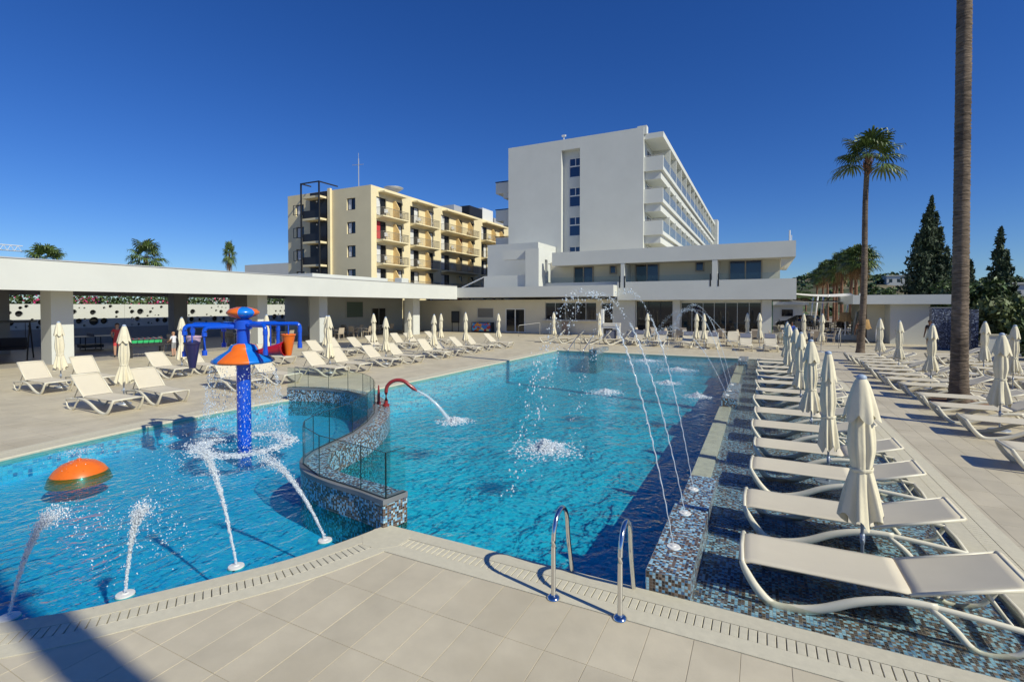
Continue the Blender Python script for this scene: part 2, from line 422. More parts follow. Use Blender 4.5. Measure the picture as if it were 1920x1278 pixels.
# wall in a plane of constant y (axis 'y') or constant x (axis 'x') with rectangular openings
def wall(name, axis, p, thick, a0, a1, z0, z1, ops, material, parent=None):
    A = sorted({a0, a1, *[o[0] for o in ops], *[o[1] for o in ops]}); A = [a for a in A if a0 <= a <= a1]
    Z = sorted({z0, z1, *[o[2] for o in ops], *[o[3] for o in ops]}); Z = [z for z in Z if z0 <= z <= z1]
    mb = MB()
    for i in range(len(A) - 1):
        run = None
        for j in range(len(Z) - 1):
            ca, cz = (A[i] + A[i+1]) / 2, (Z[j] + Z[j+1]) / 2
            hole = any(o[0] < ca < o[1] and o[2] < cz < o[3] for o in ops)
            if not hole:
                if run is None: run = [Z[j], Z[j+1]]
                else: run[1] = Z[j+1]
            if hole or j == len(Z) - 2:
                if run:
                    if axis == 'y': mb.box(A[i], A[i+1], p, p + thick, run[0], run[1])
                    else: mb.box(p, p + thick, A[i], A[i+1], run[0], run[1])
                run = None
    # weld shared faces away
    me = mb.mesh(name, material)
    bm = bmesh.new(); bm.from_mesh(me)
    bmesh.ops.remove_doubles(bm, verts=bm.verts, dist=1e-5)
    seen = {}
    for f in bm.faces:
        c = f.calc_center_median(); k = (round(c.x, 4), round(c.y, 4), round(c.z, 4)); seen.setdefault(k, []).append(f)
    bmesh.ops.delete(bm, geom=[f for v in seen.values() if len(v) > 1 for f in v], context='FACES')
    bm.to_mesh(me); bm.free()
    return link(name, me, parent)

def window(parent, axis, p, side, a0, a1, z0, z1, fm, gm, mull=1, fw=0.06, depth=0.08, name='window', trans=None):
    """frame ring + panes; p = face plane, side=-1/+1 outward direction along the axis"""
    mb = MB()
    def bx(x0, x1, zz0, zz1, d0, d1):
        lo, hi = min(p + side * d0, p + side * d1), max(p + side * d0, p + side * d1)
        if axis == 'y': mb.box(x0, x1, lo, hi, zz0, zz1)
        else: mb.box(lo, hi, x0, x1, zz0, zz1)
    bx(a0, a0 + fw, z0, z1, 0, depth); bx(a1 - fw, a1, z0, z1, 0, depth)
    bx(a0 + fw, a1 - fw, z0, z0 + fw, 0, depth); bx(a0 + fw, a1 - fw, z1 - fw, z1, 0, depth)
    for k in range(1, mull + 1):
        c = a0 + (a1 - a0) * k / (mull + 1); bx(c - fw / 2, c + fw / 2, z0 + fw, z1 - fw, 0, depth)
    if trans is not None: bx(a0 + fw, a1 - fw, trans - fw / 2, trans + fw / 2, 0, depth * 0.9)
    w = mb.build(name, fm, parent)
    for k in range(mull + 1):
        b0 = a0 + (a1 - a0) * k / (mull + 1) + fw * 0.5; b1 = a0 + (a1 - a0) * (k + 1) / (mull + 1) - fw * 0.5
        mb = MB(); bx(b0, b1, z0 + fw * .5, z1 - fw * .5, depth * 0.3, depth * 0.5)
        mb.build('pane', gm[k % len(gm)] if isinstance(gm, list) else gm, w)
    return w

def uvmesh(name, quads, material, parent=None):
    """quads: list of (4 points, 4 uvs in metres)"""
    vs, fs, uvs = [], [], []
    for pts, uv in quads:
        n = len(vs); vs.extend(pts); fs.append(tuple(range(n, n + len(pts)))); uvs.extend(uv)
    me = bpy.data.meshes.new(name); me.from_pydata(vs, [], fs)
    ul = me.uv_layers.new(name='UVMap')
    ul.data.foreach_set('uv', [c for u in uvs for c in u])
    me.materials.append(material); me.update()
    return link(name, me, parent)

def boxquads(x0, x1, y0, y1, z0, z1, faces='tnsew'):
    q = []
    if 't' in faces: q.append((((x0,y0,z1),(x1,y0,z1),(x1,y1,z1),(x0,y1,z1)), ((x0,y0),(x1,y0),(x1,y1),(x0,y1))))
    if 's' in faces: q.append((((x0,y0,z0),(x1,y0,z0),(x1,y0,z1),(x0,y0,z1)), ((x0,z0),(x1,z0),(x1,z1),(x0,z1))))
    if 'n' in faces: q.append((((x1,y1,z0),(x0,y1,z0),(x0,y1,z1),(x1,y1,z1)), ((x1,z0),(x0,z0),(x0,z1),(x1,z1))))
    if 'w' in faces: q.append((((x0,y1,z0),(x0,y0,z0),(x0,y0,z1),(x0,y1,z1)), ((y1,z0),(y0,z0),(y0,z1),(y1,z1))))
    if 'e' in faces: q.append((((x1,y0,z0),(x1,y1,z0),(x1,y1,z1),(x1,y0,z1)), ((y0,z0),(y1,z0),(y1,z1),(y0,z1))))
    return q

# droplets as tiny icosahedra, fast
_t = (1 + 5 ** 0.5) / 2
ICO_V = np.array([(-1,_t,0),(1,_t,0),(-1,-_t,0),(1,-_t,0),(0,-1,_t),(0,1,_t),(0,-1,-_t),(0,1,-_t),(_t,0,-1),(_t,0,1),(-_t,0,-1),(-_t,0,1)]) / math.hypot(1, _t)
ICO_F = np.array([(0,11,5),(0,5,1),(0,1,7),(0,7,10),(0,10,11),(1,5,9),(5,11,4),(11,10,2),(10,7,6),(7,1,8),(3,9,4),(3,4,2),(3,2,6),(3,6,8),(3,8,9),(4,9,5),(2,4,11),(6,2,10),(8,6,7),(9,8,1)])
def drops(name, P, S, material, parent=None, stretch=None):
    P = np.asarray(P, float); n = len(P)
    S = np.asarray(S, float)
    if S.ndim == 1: S = np.repeat(S[:, None], 3, 1)
    V = (P[:, None, :] + ICO_V[None] * S[:, None, :]).reshape(-1, 3)
    F = (ICO_F[None] + (np.arange(n) * 12)[:, None, None]).reshape(-1, 3)
    me = bpy.data.meshes.new(name)
    me.vertices.add(len(V)); me.vertices.foreach_set('co', V.ravel())
    me.loops.add(F.size); me.loops.foreach_set('vertex_index', F.ravel().astype(np.int32))
    me.polygons.add(len(F)); me.polygons.foreach_set('loop_start', np.arange(0, F.size, 3, dtype=np.int32))
    me.polygons.foreach_set('use_smooth', np.ones(len(F), bool))
    me.update(calc_edges=True); me.materials.append(material)
    o = link(name, me, parent); o['kind'] = 'stuff'
    return o

def leafmesh(name, P, size, material, parent=None, up=0.3, aspect=1.8):
    """many leaf quads (as diamonds) at points P"""
    P = np.asarray(P, float); n = len(P)
    sz = np.asarray(size) * (0.6 + 0.8 * rng.random(n))
    d = rng.normal(size=(n, 3)); d[:, 2] += up; d /= np.linalg.norm(d, axis=1)[:, None]
    e = rng.normal(size=(n, 3)); e -= (e * d).sum(1)[:, None] * d; e /= np.linalg.norm(e, axis=1)[:, None]
    a = d * (sz * aspect / 2)[:, None]; b = e * (sz / 2)[:, None]
    V = np.stack([P - a, P + b, P + a, P - b], 1).reshape(-1, 3)
    me = bpy.data.meshes.new(name)
    me.vertices.add(len(V)); me.vertices.foreach_set('co', V.ravel())
    me.loops.add(n * 4); me.loops.foreach_set('vertex_index', np.arange(n * 4, dtype=np.int32))
    me.polygons.add(n); me.polygons.foreach_set('loop_start', np.arange(0, n * 4, 4, dtype=np.int32))
    me.update(calc_edges=True); me.materials.append(material)
    return link(name, me, parent)
# ------------------------------------------------------------------ pool outline and deck
def catmull(P, n=6, closed=False):
    out = []; m = len(P)
    for i in range(m - 1):
        p0 = Vector(P[max(i-1, 0)]); p1 = Vector(P[i]); p2 = Vector(P[i+1]); p3 = Vector(P[min(i+2, m-1)])
        for k in range(n):
            t = k / n
            out.append(tuple(0.5 * ((2*p1) + (-p0+p2)*t + (2*p0-5*p1+4*p2-p3)*t*t + (-p0+3*p1-3*p2+p3)*t**3)))
    out.append(tuple(P[-1])); return out

def offset(P, d, closed=True):
    """offset to the right-hand side of the direction of travel"""
    n = len(P); out = []
    for i in range(n):
        a = Vector(P[(i-1) % n] if closed or i > 0 else P[i]); b = Vector(P[i]); c = Vector(P[(i+1) % n] if closed or i < n-1 else P[i])
        d1 = (b - a); d2 = (c - b)
        d1 = d1.normalized() if d1.length > 1e-9 else d2.normalized()
        d2 = d2.normalized() if d2.length > 1e-9 else d1
        n1 = Vector((d1.y, -d1.x)); n2 = Vector((d2.y, -d2.x)); m_ = (n1 + n2)
        m_ = m_.normalized() if m_.length > 1e-6 else n1
        k = d / max(0.45, m_.dot(n1)); out.append((b.x + m_.x * k, b.y + m_.y * k))
    return out

KID = catmull([(-10.75, 9.75), (-11.22, 9.25), (-11.42, 8.0), (-11.45, 6.5), (-11.32, 5.0), (-11.08, 3.5), (-10.65, 2.0), (-9.85, 0.8), (-8.6, 0.15), (-7.2, 0.25), (-6.2, 0.85),
               (-5.62, 1.36), (-5.31, 1.68), (-4.99, 2.02), (-4.74, 2.38), (-4.42, 2.88), (-4.15, 3.34), (-3.94, 3.88), (-3.80, 4.40)], 4)
OUT = [(1.9, 4.40), (1.9, 26.0), (-10.3, 26.2), (-10.35, 10.0)] + KID
COP = offset(OUT, 0.50)
WZ = -0.035
def inside(p, poly):
    x, y = p; c = False; n = len(poly); j = n - 1
    for i in range(n):
        if (poly[i][1] > y) != (poly[j][1] > y) and x < (poly[j][0]-poly[i][0]) * (y-poly[i][1]) / (poly[j][1]-poly[i][1]) + poly[i][0]: c = not c
        j = i
    return c
def flat(name, loops, z, material, parent=None, up=True, uv=False):
    pts = [Vector((p[0], p[1], 0)) for l in loops for p in l]
    tris = tessellate_polygon([[Vector((p[0], p[1], 0)) for p in l] for l in loops])
    fs = []
    for t in tris:
        a, b, c = (pts[i] for i in t)
        fs.append(t if ((b - a).cross(c - a)).z > 0 else (t[0], t[2], t[1]))
    me = bpy.data.meshes.new(name); me.from_pydata([(p.x, p.y, z) for p in pts], [], fs)
    if uv:
        ul = me.uv_layers.new(name='UVMap')
        for lp in me.loops: ul.data[lp.index].uv = me.vertices[lp.vertex_index].co.xy
    me.materials.append(material); me.update()
    return link(name, me, parent)

DX0, DX1, DY0, DY1 = -26.9, 12.5, -3.1, 41.2
# far ground round the deck
g = MB(); B = 1500
for (x0, x1, y0, y1) in ((-B, B, -B, DY0), (-B, B, DY1, B), (-B, DX0, DY0, DY1), (DX1, B, DY0, DY1)):
    g.add([(x0,y0,-0.03),(x1,y0,-0.03),(x1,y1,-0.03),(x0,y1,-0.03)], [(0,1,2,3)])
tag(g.build('ground', M['ground']), kind='structure')
deck = flat('pool_deck', [[(DX0,DY0),(DX1,DY0),(DX1,DY1),(DX0,DY1)], COP], -0.004, M['grout'])
tag(deck, kind='structure')

# paving slabs 0.32 x 0.61 in straight courses
SX, SY, GAP = 0.32, 0.61, 0.0020
def clip_half(poly, a, n):
    out = []
    for i in range(len(poly)):
        p, q = poly[i], poly[(i+1) % len(poly)]
        dp = (p[0]-a[0])*n[0] + (p[1]-a[1])*n[1]; dq = (q[0]-a[0])*n[0] + (q[1]-a[1])*n[1]
        if dp >= 0: out.append(p)
        if (dp > 0) != (dq > 0) and abs(dp - dq) > 1e-9:
            t = dp / (dp - dq); out.append((p[0]+(q[0]-p[0])*t, p[1]+(q[1]-p[1])*t))
    return out
near_coping_seg = [(COP[i], COP[(i+1) % len(COP)]) for i in range(len(COP))]
CN = np.array([(a[0], a[1], b[0], b[1]) for a, b in near_coping_seg])
def nearest_seg(p):
    d = CN[:, 2:] - CN[:, :2]; t = np.clip(((p[0]-CN[:,0])*d[:,0] + (p[1]-CN[:,1])*d[:,1]) / ((d**2).sum(1) + 1e-12), 0, 1)
    q = CN[:, :2] + d * t[:, None]; k = np.argmin(((q - np.array(p)) ** 2).sum(1)); return near_coping_seg[k]
full_list, cut_list = [], []
ix0 = int(math.floor((DX0 + 1.07) / SX)); 
i = ix0
while -1.07 + i * SX + SX <= DX1 + 0.01:
    x0 = -1.07 + i * SX + GAP; x1 = x0 + SX - 2 * GAP; i += 1
    if x0 < DX0: continue
    j = -11
    while 3.9 + j * SY + SY <= DY1 + 0.5:
        y0 = 3.9 + j * SY + GAP; y1 = y0 + SY - 2 * GAP; j += 1
        c = [(x0,y0),(x1,y0),(x1,y1),(x0,y1)]
        ins = [inside(p, COP) for p in c]
        if all(ins): continue
        if any(ins):
            a, b = nearest_seg(((x0+x1)/2, (y0+y1)/2)); d = Vector((b[0]-a[0], b[1]-a[1])).normalized()
            pc = clip_half(c, a, (d.y, -d.x))
            if len(pc) >= 3: cut_list.append(pc)
        else: full_list.append((x0, y0))
def slab_mb(c, z=0.0):
    n = len(c); b = 0.0012
    cx = sum(p[0] for p in c)/n; cyy = sum(p[1] for p in c)/n
    top = [(p[0]+(b if p[0] < cx else -b), p[1]+(b if p[1] < cyy else -b), z) for p in c]
    vs = [(p[0], p[1], z-0.006) for p in c] + [(p[0], p[1], z-b) for p in c] + top
    fs = [(i, (i+1) % n, n+(i+1) % n, n+i) for i in range(n)] + [(n+i, n+(i+1) % n, 2*n+(i+1) % n, 2*n+i) for i in range(n)] + [tuple(range(2*n, 3*n))]
    return vs, fs
yawv = R(26.64)
def inview(x, y, z=0.0, marg=1.05):
    f = -math.sin(yawv) * x + math.cos(yawv) * y; r = math.cos(yawv) * x + math.sin(yawv) * y
    if f < 0.5: return None
    px, py = 960 + 933 * r / f, 573 + 933 * (2.5 - z) / f
    return (px, py) if -100 < px < 2020 and py < 1400 else None
scored = []
for (x, y) in full_list:
    v = inview(x + SX/2, y + SY/2)
    if v: scored.append((math.hypot(x, y), x, y))
scored.sort()
nearset = {(x, y) for d, x, y in scored[:300]}
w, h = SX - 2*GAP, SY - 2*GAP
vs, fs = slab_mb([(0,0),(w,0),(w,h),(0,h)])
sm = MB().add(vs, fs).mesh('paving_slab', M['slab'])
rest = MB()
for (x, y) in full_list:
    if (x, y) in nearset:
        o = link('paving_slab', sm, deck, (x, y, random.uniform(-0.0006, 0.0006)))
    else:
        vs, fs = slab_mb([(x,y),(x+w,y),(x+w,y+h),(x,y+h)], random.uniform(-0.0006, 0.0006)); rest.add(vs, fs)
for c in cut_list:
    vs, fs = slab_mb(c, 0.0); rest.add(vs, fs)
tag(rest.build('far_paving', M['slab'], deck), kind='stuff')

# coping: lip, drain grate, outer band
cop = MB()
rings = [offset(OUT, d) for d in (-0.015, 0.0, 0.175, 0.175, 0.335, 0.335, 0.498)]
def ringstrip(mb, A, za, Bp, zb):
    n = len(A); base = len(mb.v)
    mb.v.extend([(p[0], p[1], za) for p in A] + [(p[0], p[1], zb) for p in Bp])
    for i in range(n):
        k = (i+1) % n; mb.f.append((base+i, base+n+i, base+n+k, base+k))
lip = MB(); ringstrip(lip, rings[1], -0.12, rings[0], -0.012); ringstrip(lip, rings[0], -0.012, rings[1], 0.004); ringstrip(lip, rings[1], 0.004, rings[2], 0.006); ringstrip(lip, rings[2], 0.006, rings[2], -0.06)
coping = thing('pool_coping', None, None); tag(coping, kind='structure')
lip.build('coping_lip', M['coping'], coping)
ob = MB(); ringstrip(ob, rings[4], -0.06, rings[4], 0.006); ringstrip(ob, rings[4], 0.006, rings[6], 0.005); ringstrip(ob, rings[6], 0.005, rings[6], -0.012)
ob.build('coping_band', M['coping'], coping)
ch = MB(); ringstrip(ch, rings[2], -0.05, rings[4], -0.05); ch.build('drain_channel', M['slot'], coping)
mid = offset(OUT, 0.255)
slat = MB().bev(-0.0285, 0.0285, -0.076, 0.076, -0.045, 0.005, 0.003).mesh('grate_slat', M['coping'])
acc, pitch, spots = 0.0, 0.064, []
n = len(mid)
for i in range(n):
    a, b = Vector(mid[i]), Vector(mid[(i+1) % n]); L_ = (b - a).length; d = (b - a) / max(L_, 1e-9)
    t = pitch - acc if acc > 0 else 0.0
    t = acc
    while t < L_:
        p = a + d * t; spots.append((p.x, p.y, math.atan2(d.y, d.x))); t += pitch
    acc = t - L_
sc_ = sorted([(math.hypot(x, y), x, y, an) for x, y, an in spots if inview(x, y)])
CORNER = mid[len(OUT) - 1]
spots = [s_ for s_ in spots if math.hypot(s_[0] - CORNER[0], s_[1] - CORNER[1]) > 0.232]
sc_ = [s_ for s_ in sc_ if math.hypot(s_[1] - CORNER[0], s_[2] - CORNER[1]) > 0.232]
MB().prism([(CORNER[0] + 0.262 * math.cos(a), CORNER[1] + 0.262 * math.sin(a)) for a in [R(22.5 + 45 * k) for k in range(8)]], -0.05, 0.0075).build('corner_stone', M['coping'], coping)
keep = {(x, y) for _, x, y, _ in sc_[:290]}
rest = MB()
for x, y, an in spots:
    if (x, y) in keep:
        o = link('grate_slat', slat, coping, (x, y, 0)); o.rotation_euler = (0, 0, an)
    else:
        Mx = Matrix.Translation((x, y, 0)) @ Matrix.Rotation(an, 4, 'Z'); rest.box(-0.0285, 0.0285, -0.076, 0.076, -0.045, 0.005, Mx)
tag(rest.build('far_grate', M['coping'], coping), kind='stuff')

# ------------------------------------------------------------------ basins and water
SW = catmull([(-3.74, 4.47), (-4.2, 4.56), (-4.8, 4.63), (-5.38, 4.80), (-5.80, 5.18), (-5.98, 5.75), (-6.14, 6.42), (-6.48, 7.16), (-6.98, 7.92), (-7.68, 8.66), (-8.5, 9.26),
              (-9.4, 9.58), (-10.3, 9.62), (-11.0, 9.42), (-11.35, 9.28)], 6)
SW[-1] = (-11.35, 9.28)
basin = thing('pool_basin', None, None); tag(basin, kind='structure')
q = boxquads(-10.4, -0.88, 4.2, 26.4, -1.03, -1.0, 't')
uvmesh('main_floor', q, M['poolfloor'], basin)
q = []
s = 0.0
for i in range(len(OUT)):
    a, b = OUT[i], OUT[(i+1) % len(OUT)]; L_ = math.dist(a, b)
    q.append((((a[0],a[1],-1.13),(a[0],a[1],-0.01),(b[0],b[1],-0.01),(b[0],b[1],-1.13)), ((s,-1.13),(s,-0.01),(s+L_,-0.01),(s+L_,-1.13)))); s += L_
uvmesh('basin_wall', q, M['poolfloor'], basin)
kidpoly = KID[1:] + SW
flat('kid_floor', [kidpoly], -0.42, M['kidfloor'], basin, uv=True)
q = boxquads(-0.90, 1.91, 4.39, 26.05, -1.13, -0.085, 'tw')
uvmesh('ledge', q, M['mosaic'], basin)
mainpoly = [(-0.94, 4.41), (-0.94, 26.05), (-10.3, 26.2), (-10.35, 10.0), (-10.75, 9.75)] + [p for p in reversed(SW)][2:]
o = flat('pool_water', [mainpoly], WZ, M['water']); tag(o, kind='structure')
o = flat('ledge_water', [[(-0.939, 4.41), (1.9, 4.41), (1.9, 26.0), (-0.939, 26.05)]], WZ, M['ledgewater']); tag(o, kind='structure')
o = flat('kid_water', [kidpoly], WZ - 0.002, M['kidwater']); tag(o, kind='structure')

# curved dividing wall
dw = thing('dividing_wall', 'curved blue and brown mosaic wall between the paddling pool and the main pool', 'wall')
hw = 0.17
K_ = offset(SW, hw, False); Mn = offset(SW, -hw, False)   # right-hand side of travel faces +Y/main? travel is -X, right is +Y
# right of travel (-X) is +Y : main pool; left is the paddling pool
mainside, kidside = K_, Mn
TOPZ = 0.30
q = []; s = 0.0; ds = [0.0]
for i in range(len(SW) - 1): ds.append(ds[-1] + math.dist(SW[i], SW[i+1]))
for i in range(len(SW) - 1):
    a, b, c, d = mainside[i], mainside[i+1], kidside[i+1], kidside[i]; s0, s1 = ds[i], ds[i+1]
    q.append((((a[0],a[1],-1.12),(a[0],a[1],TOPZ),(b[0],b[1],TOPZ),(b[0],b[1],-1.12))[::-1], ((s0,-1.12),(s0,TOPZ),(s1,TOPZ),(s1,-1.12))[::-1]))
    q.append((((d[0],d[1],-0.45),(c[0],c[1],-0.45),(c[0],c[1],TOPZ),(d[0],d[1],TOPZ))[::-1], ((s0,-0.45),(s1,-0.45),(s1,TOPZ),(s0,TOPZ))[::-1]))
    q.append((((d[0],d[1],TOPZ),(c[0],c[1],TOPZ),(b[0],b[1],TOPZ),(a[0],a[1],TOPZ)), ((s0,0.0),(s1,0.0),(s1,2*hw),(s0,2*hw))))
a, d = mainside[0], kidside[0]
q.append((((d[0],d[1],-0.45),(a[0],a[1],-0.45),(a[0],a[1],TOPZ),(d[0],d[1],TOPZ)), ((0,-0.45),(0.34,-0.45),(0.34,TOPZ),(0,TOPZ))))
uvmesh('mosaic_face', q, M['mosaic'], dw)
# grey cap strip along the paddling-pool edge, returning across the end
capo, capi = offset(SW, -hw - 0.012, False), offset(SW, -hw + 0.085, False)
mb = MB()
for i in range(len(SW) - 1):
    for (A, za, Bq, zb) in ((capo, TOPZ-0.035, capo, TOPZ+0.02), (capo, TOPZ+0.02, capi, TOPZ+0.022), (capi, TOPZ+0.022, capi, TOPZ-0.01)):
        mb.add([(A[i][0],A[i][1],za),(A[i+1][0],A[i+1][1],za),(Bq[i+1][0],Bq[i+1][1],zb),(Bq[i][0],Bq[i][1],zb)], [(0,3,2,1)])
e0, e1 = Vector((*kidside[0], 0)), Vector((*mainside[0], 0)); dr = (e1 - e0).normalized(); tn = Vector((-dr.y, dr.x, 0))
ang = math.atan2(dr.y, dr.x)
mb.box(-0.013, 0.34, -0.012, 0.085, TOPZ-0.036, TOPZ+0.0235, Matrix.Translation(e0) @ Matrix.Rotation(ang, 4, 'Z'))
mb.build('cap_strip', M['capgrey'], dw)

# frameless glass fence standing on the cap
gf = thing('glass_fence', 'low frameless curved glass fence standing on the mosaic dividing wall', 'fence')
gp = offset(SW, -hw + 0.035, False); GH = 0.52
def pane(p, qd, z0=TOPZ+0.025, z1=TOPZ+0.025+GH):
    d = Vector((qd[0]-p[0], qd[1]-p[1], 0)); L_ = d.length; an = math.atan2(d.y, d.x)
    Mx = Matrix.Translation((p[0], p[1], 0)) @ Matrix.Rotation(an, 4, 'Z')
    o = MB().box(0.004, L_-0.004, -0.005, 0.005, z0, z1, Mx).build('pane', M['glass'], gf)
    MB().box(0, 0.007, -0.0055, 0.0055, z0, z1, Mx).box(0.007, L_, -0.0057, 0.0057, z1, z1+0.005, Mx).box(0.007, L_, -0.007, 0.007, z0-0.006, z0+0.008, Mx).build('pane_edge', M['glassedge'], o)
step = [0, 6, 14, 20, 23, 26, 30, 36, 42, 47, 51, 54, 57, 61, 66, 71, 76, 80, 84]
for a, b in zip(step[:-1], step[1:]):
    if b < len(gp): pane(gp[a], gp[b])
pane(gp[0], (gp[0][0] + dr.x * 0.28, gp[0][1] + dr.y * 0.28))

# jet blocks along the inner edge of the lounger ledge
def jet_block(label, y0, y1, zt, ylow=None, zl=0.08):
    t = thing('mosaic_jet_block', label, 'pool wall', group='mosaic jet blocks along the ledge')
    uvmesh('raised_block', boxquads(-0.895, -0.52, y0, y1, -1.1, zt), M['mosaic'], t)
    if ylow: uvmesh('lower_block', boxquads(-0.885, -0.535, y1 + 0.05, ylow, -1.1, zl), M['mosaic'], t)
    return t
jet_block('nearest long mosaic jet block beside the pool ladder', 4.42, 6.10, 0.17, 7.45, 0.09)
jet_block('middle mosaic jet block halfway along the lounger ledge', 13.6, 14.75, 0.17, 17.0, 0.09)
jet_block('farthest mosaic jet block at the end of the lounger ledge', 23.2, 25.7, 0.13)
rd = MB()
for (y0, y1) in ((7.45, 13.6), (17.0, 23.2)): rd.box(-0.93, -0.66, y0 + 0.01, y1 - 0.01, -0.084, -0.045)
rd.build('overflow_ridge', M['ridge'], basin)
t = thing('low_pool_wall', 'low mosaic wall beside the far pool steps and handrails', 'wall')
uvmesh('mosaic_face', boxquads(-8.0, -7.6, 24.9, 27.2, -1.1, 0.22), M['mosaic'], t)
# ------------------------------------------------------------------ poolside metalwork
def ladder_rail(label, x, y):
    t = thing('ladder_rail', label, 'handrail', (x, y, 0), group='pool ladder rails')
    pts = [(0, 0, 0.0), (0, 0, 0.45)]
    for k in range(0, 13):
        a = math.pi * k / 12
        pts.append((0, 0.17 - 0.17 * math.cos(a), 0.50 + 0.21 * math.sin(a) - 0.0))
    pts += [(0, 0.37, 0.34), (0, 0.44, 0.12), (0, 0.50, -0.10), (0, 0.52, -0.30), (0, 0.52, -0.95)]
    MB().tube(pts, 0.0205, 14).build('rail', M['steel'], t, 'auto')
    MB().lathe([(0.0, 0.028), (0.03, 0.028), (0.045, 0.022), (0.058, 0.006), (0.058, 0.005)], 24).build('floor_flange', M['steel'], t, True)
    return t
ladder_rail('left steel ladder rail curving into the main pool', -1.57, 3.92)
ladder_rail('right steel ladder rail beside the mosaic jet block', -0.99, 3.90)
def far_rail(label, x, y, rz):
    t = thing('pool_handrail', label, 'handrail', (x, y, 0), rz, 'handrails at the far pool steps')
    MB().tube([(0, 0, 0), (0, 0, 0.85), (0, -0.08, 0.92), (0, -1.4, 0.12), (0, -1.6, -0.2)], 0.02, 8).build('rail', M['steel'], t, True)
    MB().bar((0, -0.75, -0.3), (0, -0.75, 0.54), 0.018).build('post', M['steel'], t)
far_rail('left steel handrail at the far pool steps', -9.4, 27.6, R(-8))
far_rail('right steel handrail at the far pool steps', -8.4, 27.2, R(-8))
def step_rail(label, x, y, rz, h=0.95, ln=1.3, drop=0.25):
    t = thing('step_handrail', label, 'handrail', (x, y, 0), rz)
    MB().tube([(0,0,0),(0,0,h-.05),(0.05,0,h),(ln-.05,0,h+drop),(ln,0,h+drop-.05),(ln,0,0)], 0.022, 8).build('rail', M['alu'], t, True)
step_rail('grey ramp handrail in front of the bar counter', -17.7, 36.5, R(72), 0.9, 2.6, 0.15)
step_rail('steel handrail left of the far palm trunk', 4.1, 35.0, R(80), 0.85, 1.6, 0.25)
step_rail('steel handrail right of the far palm trunk', 6.0, 35.6, R(80), 0.85, 1.6, 0.25)

# swan-neck water spout and its small companion post
t = thing('swan_spout', 'maroon swan-neck water spout on the bend of the dividing wall', 'water spout', (-7.36, 8.50, 0.30), R(27))
pts = [(0,0,0), (0,0,0.12), (0,0,0.30)]
for k in range(1, 13):
    a = math.pi * (1 - k / 15.0); pts.append((0.27 + 0.27 * math.cos(a), 0, 0.33 + 0.24 * math.sin(a)))
pts += [(0.60, 0, 0.385), (0.68, 0, 0.325)]
MB().tube(pts, [0.042, 0.04] + [0.04] * (len(pts) - 4) + [0.042, 0.014], 12).build('neck', M['maroon'], t, 'auto')
MB().lathe([(0.075, 0.0), (0.075, 0.04), (0.06, 0.045), (0.052, 0.05)], 18).build('base_collar', M['maroon'], t, 'auto')
t = thing('spout_post', 'short maroon post beside the swan-neck spout', 'post', (-7.66, 8.60, 0.30))
MB().lathe([(0.05, 0), (0.05, 0.04), (0.035, 0.05), (0.03, 0.25), (0.012, 0.42), (0.0, 0.43)], 14).build('post', M['maroon'], t, 'auto')

# ------------------------------------------------------------------ splash fountain
FC = Vector((-8.41, 5.88, -0.42)); RX = Vector((math.cos(yawv), math.sin(yawv), 0)); FY = Vector((-math.sin(yawv), math.cos(yawv), 0))
ft = thing('splash_fountain', 'blue splash fountain post with orange and blue dish and tipping buckets', 'fountain', tuple(FC), yawv)
Z = 0.42
MB().lathe([(0.118, 0), (0.118, 1.5 + Z), (0.11, 1.56 + Z), (0.11, 2.06 + Z), (0.15, 2.08 + Z), (0.15, 2.24 + Z), (0.10, 2.26 + Z), (0.10, 2.32 + Z)], 28).build('post', M['blue'], ft, 'auto')
def petal(name, prof, k0, n, m_, parts):
    # alternating coloured sectors, every sector a mesh of its own
    for k in range(parts):
        a0, a1 = 2*math.pi*k/parts + k0, 2*math.pi*(k+1)/parts + k0
        mb = MB(); cols = 8
        for i in range(len(prof)):
            for c in range(cols + 1):
                a = a0 + (a1 - a0) * c / cols; mb.v.append((prof[i][0]*math.cos(a), prof[i][0]*math.sin(a), prof[i][1]))
        for i in range(len(prof) - 1):
            for c in range(cols):
                b = i*(cols+1)+c; mb.f.append((b, b+1, b+cols+2, b+cols+1))
        mb.build(name, m_[k % 2], ft, True)
petal('dish_sector', [(0.10, 1.47+Z), (0.48, 1.47+Z), (0.525, 1.495+Z), (0.51, 1.53+Z), (0.38, 1.62+Z), (0.25, 1.70+Z), (0.235, 1.74+Z), (0.20, 1.79+Z), (0.10, 1.82+Z)], R(-112), 8, [M['orange'], M['skyblue']], 6)
petal('crown_sector', [(0.10, 2.27+Z), (0.22, 2.31+Z), (0.27, 2.36+Z), (0.27, 2.39+Z), (0.22, 2.44+Z), (0.10, 2.475+Z), (0.0, 2.48+Z)], R(-80), 8, [M['skyblue'], M['orange']], 6)
arms = [(-1.06, 0.22, 2.16, 0.48), (-0.80, -0.40, 2.15, 0.52), (-0.52, -0.30, 2.12, 0.48), (-0.70, 0.60, 2.16, 0.45), (0.58, -0.36, 2.15, 0.50), (0.95, 0.18, 2.17, 0.44), (0.34, 0.62, 2.17, 0.48)]
